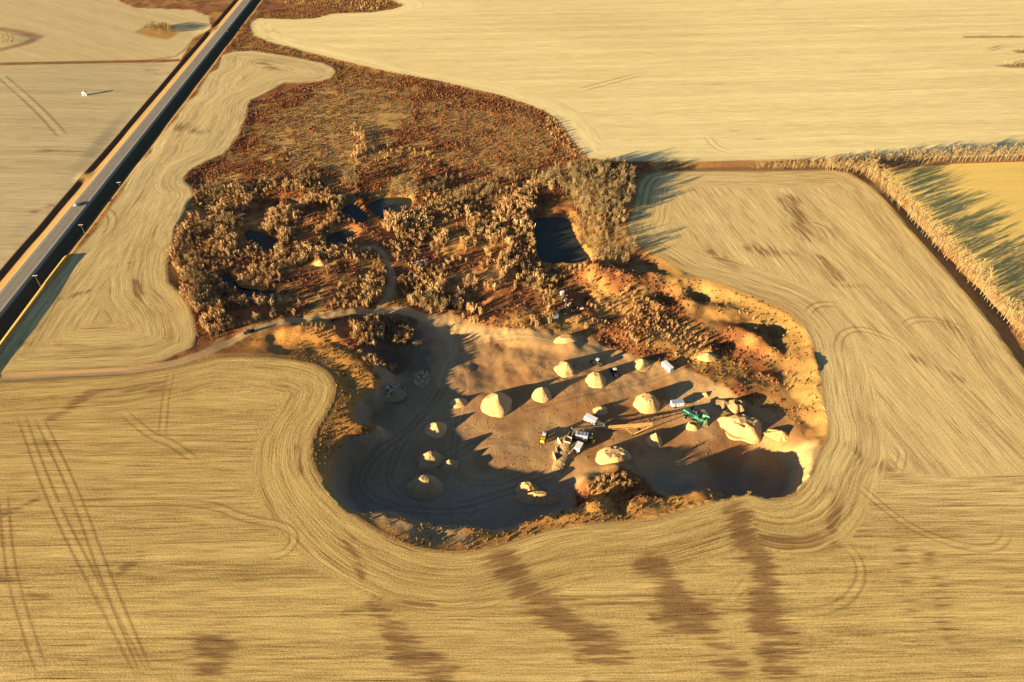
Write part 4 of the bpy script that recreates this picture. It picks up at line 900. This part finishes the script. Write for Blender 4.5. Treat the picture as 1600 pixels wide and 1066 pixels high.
# boulder heaps
rk = []
for k in range(5):
    bm = MB(); n = 7
    V = []
    for j in range(5):
        for i in range(n):
            th = math.pi * (j + .5) / 5; ph = 2 * math.pi * i / n; q = 1 + .5 * (random.random() - .5)
            V.append((q * math.sin(th) * math.cos(ph) * .8, q * math.sin(th) * math.sin(ph) * .65, q * math.cos(th) * .5 + .2))
    Fq = [(j * n + i, (j + 1) * n + i, (j + 1) * n + (i + 1) % n, j * n + (i + 1) % n) for j in range(4) for i in range(n)]
    rk.append(mesh_np('boulder', V, Fq, STONE))
for pts, nb, lb in (([(597, 612), (612, 600), (635, 603), (636, 620), (615, 628), (596, 625)], 60, 'heap of dumped field stones on the shaded floor beside the notch wall'), ([(646, 590), (662, 578), (670, 583), (664, 606), (652, 606)], 44, 'steep heap of pale field stones near the shaded track')):
    P0 = at(*np.mean(pts, 0)); poly = np.array([at(*p)[:2] for p in pts]); t = empty('stone_heap', P0, 0, lb, 'stone heap')
    cen = poly.mean(0); n = 0; rad = np.sqrt(((poly - cen) ** 2).sum(1)).mean()
    me = pile_mesh('earth_core', rad * .95, rad * .33, seed=40 + nb, rough_=.2, na=24, nr=8); me.materials.append(DIRT); link('earth_core', me, t)
    while n < nb:
        q = poly.min(0) + rng.rand(2) * (poly.max(0) - poly.min(0))
        if not inside(poly, [q[0]], [q[1]])[0]: continue
        dd = np.hypot(*(q - cen)) / rad; s = .55 + .9 * rng.rand() ** 2
        b = link('boulder', rk[n % 5], t, (q[0] - P0[0], q[1] - P0[1], float(Zg(q[0], q[1])) - P0[2] + max(0, 1 - dd) * rad * .3), rng.rand() * 6.28); b.scale = (s, s, s); n += 1

# ------------------------------------------------------------------ trees, shrubs and ground cover
def tri(base, tip, wdt, ang):
    dx, dy = math.cos(ang) * wdt / 2, math.sin(ang) * wdt / 2
    return [(base[0] - dx, base[1] - dy, base[2]), (base[0] + dx, base[1] + dy, base[2]), tuple(tip)]
def tree_parts(seed, h=10.0, spread=.24, nl=16, nt=9):
    r = random.Random(seed); tv = []; tf = []
    lean = (r.uniform(-.04, .04) * h, r.uniform(-.04, .04) * h)
    m = MB()
    p0 = np.array((0, 0, -.4)); p1 = np.array((lean[0] * .5, lean[1] * .5, h * .45)); p2 = np.array((lean[0], lean[1], h * .86))
    m.bar(p0, p1, .17, .17); m.bar(p1, p2, .1, .1)
    for k in range(2): m.bar(p1 * .9 + np.array((0, 0, 0)), p1 + np.array((r.uniform(-.12, .12) * h, r.uniform(-.12, .12) * h, h * .3)), .08, .08)
    T = []
    for k in range(nl):
        f = r.uniform(.22, .8); b = p0 * (1 - f) + p2 * f; a = r.uniform(0, 6.28); ln = h * r.uniform(.22, .36) * (1.15 - .55 * f)
        up_ = r.uniform(1.3, 3.0); d = np.array((math.cos(a), math.sin(a), up_)); d = d / np.linalg.norm(d)
        e = b + d * ln * (spread / .24)
        T += tri(b, e, .10, a + 1.57)
        for j in range(nt):
            q = r.uniform(.35, 1.0); s = b * (1 - q) + e * q; a2 = a + r.uniform(-1.3, 1.3)
            d2 = np.array((math.cos(a2) * r.uniform(.3, 1), math.sin(a2) * r.uniform(.3, 1), r.uniform(.7, 1.4))) * h * r.uniform(.08, .15)
            tp = s + d2; T += tri(s, tp, r.uniform(.07, .15), r.uniform(0, 3.14))
            if r.random() < .6:
                T += tri(s + d2 * 1.1, s + d2 * .2, r.uniform(.12, .26), r.uniform(0, 3.14))
    T = np.array(T); return m, T, np.arange(len(T)).reshape(-1, 3)
def shrub_tris(seed, h=3.0, n=22, fan=.42, wd=.105):
    r = random.Random(seed); T = []
    for k in range(n):
        a = r.uniform(0, 6.28); b = (r.uniform(-.35, .35) * h * .4, r.uniform(-.35, .35) * h * .4, -.1)
        l = h * r.uniform(.5, 1.0); o_ = fan * r.uniform(.1, 1.0) * l
        tp = (b[0] + math.cos(a) * o_, b[1] + math.sin(a) * o_, l)
        T += tri(b, tp, wd * r.uniform(.5, 1), r.uniform(0, 3.14))
        if k % 2: T += tri(tp, (b[0] * .5 + tp[0] * .5, b[1] * .5 + tp[1] * .5, l * .45), wd * r.uniform(1.0, 1.9), r.uniform(0, 3.14))
    return np.array(T)
def clump_tris(seed, n=9, r0=.7, h=.8):
    r = random.Random(seed); T = []
    for k in range(n):
        a = r.uniform(0, 6.28); q = r.uniform(0, r0); b = np.array((math.cos(a) * q, math.sin(a) * q, -.05)); l = h * r.uniform(.5, 1.0)
        tp = b + np.array((r.uniform(-.3, .3), r.uniform(-.3, .3), l)); T += tri(b, tp, r.uniform(.35, .7), r.uniform(0, 3.14))
        T += tri(tp + np.array((r.uniform(-.2, .2), r.uniform(-.2, .2), .05)), b + np.array((0, 0, l * .4)), r.uniform(.35, .6), r.uniform(0, 3.14))
    return np.array(T)
def joined(name, variants, P, S, A, which, material):
    VS = []
    for k, T in enumerate(variants):
        i = np.nonzero(which == k)[0]
        if len(i) == 0: continue
        c_, s_ = np.cos(A[i]), np.sin(A[i])
        x = (T[None, :, 0] * c_[:, None] - T[None, :, 1] * s_[:, None]) * S[i][:, None] + P[i, 0][:, None]
        y = (T[None, :, 0] * s_[:, None] + T[None, :, 1] * c_[:, None]) * S[i][:, None] + P[i, 1][:, None]
        z = T[None, :, 2] * S[i][:, None] + P[i, 2][:, None]
        VS.append(np.stack([x, y, z], 2).reshape(-1, 3))
    V = np.concatenate(VS); return link(name, mesh_np(name, V, np.arange(len(V)).reshape(-1, 3), material))
def ok_ground(x, y, floor_ok=False, edge=1.2):
    i = near(x, y); k = rgh[i] & (reg[i] == REG_ROUGH) if not floor_ok else rgh[i]
    if edge: k &= (o['edge'][i] > edge) | (o['verge'][i])
    for pl, wz in ponds:
        s, _ = sdist(pl, x, y, 6); k &= s < -.3
    for ln in (TRACK, TRACK2, TRACK3):
        d, _ = pdist(ln, x, y, reach=6); k &= d > 3.0
    return k
def fill(poly, spacing, dens=1.0, clump=0.0, seed=0, floor_ok=False, edge=1.2, world=False, z=-2):
    P = np.array(poly) if world else L(poly, z)
    xs = np.arange(P[:, 0].min(), P[:, 0].max(), spacing); ys = np.arange(P[:, 1].min(), P[:, 1].max(), spacing)
    X, Y = np.meshgrid(xs, ys); X = X.ravel() + (rng.rand(X.size) - .5) * spacing * .95; Y = Y.ravel() + (rng.rand(Y.size) - .5) * spacing * .95
    k = inside(P, X, Y)
    if dens < 1: k &= rng.rand(len(X)) < dens
    X, Y = X[k], Y[k]
    if clump: q = fbm(X, Y, 18, 200 + seed, 4) + .10 * (rng.rand(len(X)) - .5) > clump; X, Y = X[q], Y[q]
    q = ok_ground(X, Y, floor_ok, edge); return X[q], Y[q]
def ring(px, py, r):  # a small outline round a photograph pixel
    return [(px + r * math.cos(a), py + .6 * r * math.sin(a)) for a in np.linspace(0, 6.28, 9)[:-1]]

trees = []      # x, y, height, place
def add_trees(xy, h0, h1, place):
    for x, y in zip(*xy): trees.append((x, y, h0 + (h1 - h0) * rng.rand(), place))
ynb = gp(1450, 258)[1]
for row in range(2):
    x = 204.0
    while x < 440:
        hh = np.interp(x, [204, 225, 255, 300, 440], [3.5, 6, 9, 10.5, 11.5]); trees.append((x + rng.rand() * 1.2, ynb + 1.5 + row * 3.0 + rng.rand() * 1.6, hh * (.78 + .4 * rng.rand()), 'north%d%d' % (row, (x > 262) + (x > 330)))); x += 2.5 + 1.3 * rng.rand()
    y = 228.0
    while y < ynb - 2:
        trees.append((278.6 + row * 3.6 + rng.rand() * 2.0, y + rng.rand(), (8.0 + 7 * rng.rand()) * (.72 if rng.rand() < .15 else 1), 'east%d%d' % (row, (y < 385) + (y < 305)))); y += 2.4 + 1.4 * rng.rand() + (5 if rng.rand() < .05 else 0)
for row in range(2):
    x = 252.0
    while x < 284:
        trees.append((x + rng.rand() * 2, ynb - 3 - row * 3.4 + rng.rand() * 2 - max(0, (x - 262)) * .25, 8 + 4 * rng.rand(), 'corner')); x += 2.8
add_trees(fill([(905, 264), (960, 264), (986, 268), (991, 300), (989, 330), (974, 350), (955, 346), (925, 346), (905, 346), (898, 325), (880, 305), (845, 302), (845, 285)], 3.3, .85, .38, 1), 7.5, 11, 'stand')
add_trees(fill([(645, 302), (690, 286), (760, 278), (850, 278), (870, 300), (800, 308), (740, 318), (690, 322), (655, 320)], 3.6, .8, .42, 2), 4.6, 7.2, 'stand')
add_trees(fill([(900, 350), (960, 350), (985, 372), (1000, 395), (985, 415), (950, 420), (928, 412), (914, 385)], 3.4, .85, .36, 3), 5.5, 8, 'pond')
for (a, b, r, h) in ((632, 302, 22, 9), (547, 286, 15, 8), (470, 279, 14, 4.8), (492, 281, 12, 5), (333, 300, 20, 5.2), (322, 356, 16, 5.6), (675, 478, 26, 7), (305, 440, 18, 6), (318, 480, 14, 5.4), (830, 445, 14, 5.2), (300, 410, 16, 5), (370, 300, 14, 4.8), (355, 350, 16, 5), (440, 508, 12, 4.8), (350, 505, 14, 4.8)):
    add_trees(fill(ring(a, b, r), 2.9, .85, 0, 4), h * .75, h * 1.15, 'thicket')
shr = []
def add_shr(xy, h0, h1):
    hn = fbm(np.asarray(xy[0]), np.asarray(xy[1]), 22, 260, 3)
    for x, y, q in zip(xy[0], xy[1], hn): shr.append((x, y, 1.1 * (h0 + (h1 - h0) * rng.rand() ** 1.3) * float(np.clip(.55 + 1.6 * (q - .3), .5, 1.35))))
add_shr(fill([(620, 330), (700, 322), (830, 310), (833, 370), (840, 414), (925, 420), (870, 440), (860, 500), (800, 515), (740, 510), (690, 492), (640, 472), (620, 440), (620, 390)], 2.4, .94, .43, 5), 2.2, 5.4)
add_shr(fill([(300, 300), (330, 290), (480, 285), (560, 290), (640, 320), (622, 400), (604, 472), (480, 487), (400, 508), (330, 527), (312, 512), (280, 452), (268, 400), (290, 350)], 2.5, .94, .455, 6), 2.2, 5.4)
add_shr(fill([(640, 300), (880, 290), (990, 300), (985, 360), (930, 420), (900, 350), (830, 330), (700, 330)], 2.8, .75, .42, 7), 2.2, 5.0)
for p_, h in (([(565, 506), (600, 499), (640, 506), (652, 526), (632, 542), (590, 536)], 4.6), ([(545, 516), (580, 521), (587, 547), (560, 552)], 4.4), ([(562, 562), (585, 560), (625, 572), (600, 584), (572, 577)], 4.2)):
    add_shr(fill(p_, 1.9, .92, 0, 8, True, z=-7), h * .5, h * 1.1)
add_shr(fill([(985, 445), (1060, 490), (1110, 520), (1080, 562), (1000, 540), (960, 510), (930, 480)], 2.3, .8, .48, 9), 1.2, 2.8)
add_shr(fill([(1235, 545), (1275, 600), (1270, 640), (1240, 640), (1225, 590)], 2.6, .6, .45, 10), 1.2, 2.4)
add_shr(fill([(1150, 478), (1215, 500), (1230, 525), (1160, 508)], 2.4, .7, .42, 11), 1.2, 2.6)
add_shr(fill([(905, 768), (940, 744), (1000, 747), (1010, 762), (960, 770)], 1.9, .9, 0, 12, True, z=-6), 1.3, 3.0)
add_shr(fill([(470, 512), (525, 505), (525, 532), (480, 527)], 2.2, .7, 0, 13), 1.2, 2.4)
add_shr(fill([(545, 195), (575, 195), (572, 255), (550, 255)], 3.2, .7, .4, 14, z=0), 2, 4.2)
add_shr(fill([(430, 235), (640, 225), (700, 250), (660, 272), (420, 270)], 4.0, .6, .5, 15, z=0), 1.8, 3.6)
add_shr(fill([(600, 20), (440, 5), (480, -20), (620, -10)], 3.0, .6, 0, 16, z=0), 1.4, 2.6)
add_shr(fill([(860, 165), (915, 235), (900, 250), (850, 200)], 2.6, .6, .4, 17, z=0), 1.4, 2.8)
add_shr(fill([(840, 430), (930, 430), (960, 520), (880, 515), (840, 500)], 2.8, .6, .48, 18), 1.4, 3.4)
# the clump left of the highway and the far clumps at the right
for pts, h, sp in (([(222, 46), (250, 40), (272, 46), (272, 53), (245, 53)], 6.5, 3.0), ([(0, 55), (25, 55), (25, 70), (0, 72)], 4, 4), ([(1510, 58.5), (1600, 58.3), (1600, 60), (1510, 60)], 3, 6), ([(1582, 80), (1610, 79), (1610, 83), (1590, 83)], 3.5, 5), ([(1556, 104), (1600, 100), (1630, 104), (1585, 106.5)], 5, 4), ([(1526, 82), (1534, 82), (1534, 85), (1526, 85)], 6, 4)):
    P = L(pts); xs = np.arange(P[:, 0].min(), P[:, 0].max(), sp); ys = np.arange(P[:, 1].min(), P[:, 1].max(), sp)
    X, Y = np.meshgrid(xs, ys); X = X.ravel() + (rng.rand(X.size) - .5) * sp; Y = Y.ravel() + (rng.rand(Y.size) - .5) * sp
    k = inside(P, X, Y)
    for x, y in zip(X[k], Y[k]): trees.append((x, y, h * (.6 + .6 * rng.rand()), 'clump' if x < 0 else 'far'))

TV = []
for k in range(7):
    m, T, Fq = tree_parts(100 + k, 10.0, .27 + .02 * (k % 4)); TV.append((m.mesh('trunk', TRUNK), mesh_np('crown', T, Fq, TWIG), np.concatenate([T, np.array([m.v[i] for f in m.f[:12] for i in (f[0], f[1], f[2], f[0], f[2], f[3])])])))
LAB = {'north': ('tall bare tree in the row between the pale far field and the green gold field', 'bare trees of the far shelterbelt'),
       'corner': ('bare tree at the corner where the two shelterbelts meet', 'bare trees at the shelterbelt corner'),
       'east': ('tall bare tree in the shelterbelt running down the right side of the field', 'bare trees of the right shelterbelt'),
       'stand': ('slender bare tree in the dense stand behind the square pond', 'bare trees of the stand behind the pond'),
       'pond': ('slender bare tree on the bank right of the square pond', 'bare trees right of the square pond'),
       'thicket': ('slender bare tree in a clump among the old ponds and shrubs', 'bare tree clumps in the thicket'),
       'clump': ('bare tree in the lone clump left of the highway', 'bare trees left of the highway'),
       'far': ('bare tree in the small clumps far off at the right', 'bare trees in far clumps')}
for r_, ra in ((0, 'front'), (1, 'back')):
    for k_, kn in ((0, 'thin west end'), (1, 'middle'), (2, 'east end')):
        LAB['north%d%d' % (r_, k_)] = ('bare tree in the %s row of the far shelterbelt, at its %s' % (ra, kn), 'bare trees of the far shelterbelt, %s row, %s' % (ra, kn))
    for k_, kn in ((0, 'upper third'), (1, 'middle third'), (2, 'lower third')):
        LAB['east%d%d' % (r_, k_)] = ('tall bare tree in the %s row of the right hand shelterbelt, %s' % ('field side' if r_ == 0 else 'hay side', kn), 'bare trees of the right shelterbelt, %s, %s' % ('field side' if r_ == 0 else 'hay side', kn))
STAND = [(950, 262, 'top edge of the stand behind the square pond'), (985, 300, 'right edge of the stand behind the square pond'), (905, 320, 'middle of the stand behind the square pond'), (950, 335, 'lower part of the stand behind the square pond'),
         (860, 288, 'left wing of the stand behind the square pond'), (760, 295, 'low belt between the twin ponds and the square pond'), (675, 300, 'clump right of the twin ponds')]
def nearest(x, y, marks): 
    return min(marks, key=lambda m: float(np.hypot(*(gp(m[0], m[1]) - np.array([x, y])))))[2]
tr_ = np.array([(a, b, c_) for a, b, c_, d in trees]); places = [d for a, b, c_, d in trees]
def shows(x, y, h):
    v = np.stack([x, y, -CAMH * np.ones_like(x)], 1); d = v @ FW; X = 800 + F * (v @ RT) / d; Y = 533 - F * (v @ UP) / d
    return np.where((X > -5) & (X < 1605) & (Y > -5) & (Y < 1090), h * F / d, h * F / d * .01)
order = np.argsort(-shows(tr_[:, 0], tr_[:, 1], tr_[:, 2])); zt = Zg(tr_[:, 0], tr_[:, 1])
for i in order[:300]:
    x, y, h = tr_[i]; k = rng.randint(7); s = h / 10.0
    lb, gr_ = LAB[places[i]]
    if places[i] == 'stand': m_ = nearest(x, y, STAND); lb, gr_ = 'slender bare tree in the ' + m_, 'bare trees in the ' + m_
    t = empty('bare_tree', (x, y, zt[i]), rng.rand() * 6.28, lb, 'tree', gr_); ws = s * (.85 + .3 * rng.rand()); t.scale = (ws, ws, s)
    link('trunk', TV[k][0], t); link('crown', TV[k][1], t)
rest = order[300:]
if len(rest):
    tag(joined('woodland', [v[2] for v in TV], np.column_stack([tr_[rest, 0], tr_[rest, 1], zt[rest]]), tr_[rest, 2] / 10, rng.rand(len(rest)) * 6.28, rng.randint(0, 7, len(rest)), TWIG), 'smaller bare trees of the stand and shelterbelts read as one mass', 'woodland', None, 'stuff')
MARKS = [(830, 375, 'along the left bank of the square pond'), (930, 395, 'along the right bank of the square pond'), (610, 300, 'above the twin ponds'), (590, 345, 'below the twin ponds'), (533, 374, 'around the small round pond'), (405, 378, 'around the leftmost oval pond'),
    (385, 455, 'around the crooked pond'), (655, 400, 'around the white hive boxes'), (590, 440, 'left of the curving side track'), (630, 450, 'right of the curving side track'), (880, 480, 'around the junk heap'), (760, 430, 'halfway between the hives and the junk heap'), (500, 420, 'around the small pale sand mound'),
    (285, 400, 'along the left field edge'), (440, 500, 'along the dirt track'), (730, 360, 'between the twin ponds and the square pond'), (720, 480, 'above the pit entrance'), (430, 300, 'around the shaded hollow at upper left'), (330, 340, 'in the upper left corner'), (330, 490, 'in the lower left corner')]
SV = [shrub_tris(200 + k, 3.0, 62 + 4 * k, .26 + .06 * (k % 4)) for k in range(7)]
SM = [mesh_np('bare_shrub', T, np.arange(len(T)).reshape(-1, 3), TWIG2) for T in SV]
sh = np.array(shr); zs = Zg(sh[:, 0], sh[:, 1]); so = np.argsort(-shows(sh[:, 0], sh[:, 1], sh[:, 2]))
for i in so[:300]:
    x, y, h = sh[i]; s = h / 3; t = link('bare_shrub', SM[rng.randint(7)], None, (x, y, zs[i]), rng.rand() * 6.28); t.scale = (s, s, s)
    south = y < gp(600, 590)[1]
    gx_, lb = (('shrubs on the brushy knoll', 'tan bare shrub on the brushy knoll at the near rim of the pit') if south and x > 0 else
               ('shrubs in the shaded hollow', 'tan bare shrub lit above the dark hollow inside the pit entrance') if x < -10 and y < gp(600, 498, -6)[1] and x > gp(530, 520)[0] else
               ('shrubs of the east brush', 'tan bare shrub in the brush east of the pit floor') if x > gp(960, 480)[0] else
               ('thicket shrubs ' + nearest(x, y, MARKS), 'tall tan bare shrub of the thicket ' + nearest(x, y, MARKS)))
    tag(t, lb, 'shrub', gx_)
rest = so[300:]
tag(joined('shrub_thicket', SV, np.column_stack([sh[rest, 0], sh[rest, 1], zs[rest]]), sh[rest, 2] / 3, rng.rand(len(rest)) * 6.28, rng.randint(0, 7, len(rest)), TWIG2), 'thicket of tan bare shrubs around the old ponds', 'thicket', None, 'stuff')
# low rust brush and dry grass
CV = [clump_tris(300 + k) for k in range(5)]
X1, Y1 = fill([(350, 30), (560, -10), (640, -10), (640, 115), (760, 140), (870, 180), (925, 250), (990, 255), (990, 300), (700, 330), (300, 300), (280, 285), (380, 160), (540, 110), (350, 75)], 1.85, .95, .30, 20, z=0, edge=.6)
X2, Y2 = fill([(925, 430), (1047, 413), (1270, 500), (1290, 660), (1240, 690), (1230, 650), (1150, 625), (1050, 570), (960, 540), (900, 500)], 2.0, .9, .44, 21, z=-5)
X3, Y3 = fill([(300, 300), (640, 290), (990, 290), (940, 430), (880, 520), (700, 500), (480, 500), (300, 540), (262, 400)], 2.6, .8, .42, 22, z=-2)
X4, Y4 = fill([(380, 530), (600, 530), (590, 700), (480, 760), (480, 600)], 1.8, .85, .36, 23, z=-1)
X5, Y5 = fill([(480, 690), (600, 850), (740, 865), (1000, 815), (1180, 780), (1150, 755), (900, 760), (800, 815), (560, 800)], 1.7, .85, .36, 24, z=-2, edge=.4)
X = np.concatenate([X1, X2, X3, X4, X5]); Y = np.concatenate([Y1, Y2, Y3, Y4, Y5])
sel = soil[near(X, Y)]; goldish = sel[:, 1] / np.maximum(sel[:, 0], 1e-4) > np.where(Y < gp(600, 500)[1], .45, .53)
goldish &= (rng.rand(len(X)) > .4) | (Y < gp(600, 290)[1])
pr = rng.rand(len(X)); keep = np.where(goldish, pr < .7, pr < .95); X, Y, goldish = X[keep], Y[keep], goldish[keep]
zc = Zg(X, Y)
for nm, k, m, s0, lb in (('rust_brush', ~goldish, RUST, .95, 'low rust brown brush over the rough ground'), ('dry_grass', goldish, STRAW, .72, 'tufts of dry golden grass over the rough ground')):
    i = np.nonzero(k)[0]
    tag(joined(nm, CV, np.column_stack([X[i], Y[i], zc[i]]), s0 * (.55 + .9 * rng.rand(len(i))), rng.rand(len(i)) * 6.28, rng.randint(0, 5, len(i)), m), lb, 'brush' if nm == 'rust_brush' else 'grass', None, 'stuff')
print('trees', len(trees), 'shrubs', len(shr), 'clumps', len(X))

# loose stones and clods on the dug floor
T0 = []
for k in range(3):
    r_ = random.Random(400 + k); q = [np.array((r_.uniform(-.5, .5), r_.uniform(-.5, .5), r_.uniform(-.1, .6))) for _ in range(5)]
    q[0] = np.array((-.5, -.3, -.1)); q[1] = np.array((.5, -.3, -.1)); q[2] = np.array((0, .55, -.1)); q[3] = np.array((r_.uniform(-.2, .2), 0, .55))
    T0.append(np.array([q[i] for f in ((0, 1, 3), (1, 2, 3), (2, 0, 3)) for i in f]))
fx, fy = fill([(500, 700), (560, 560), (680, 500), (900, 520), (1060, 570), (1200, 650), (1260, 740), (1180, 780), (900, 800), (600, 820)], 1.5, .8, .53, 30, True, z=-10)
k = pit[near(fx, fy)]; fx, fy = fx[k], fy[k]; n = len(fx)
tag(joined('loose_stones', T0, np.column_stack([fx, fy, Zg(fx, fy)]), .2 + .55 * rng.rand(n) ** 3, rng.rand(n) * 6.28, rng.randint(0, 3, n), DIRT), 'loose stones and clods strewn over the pit floor', 'stones', None, 'stuff')
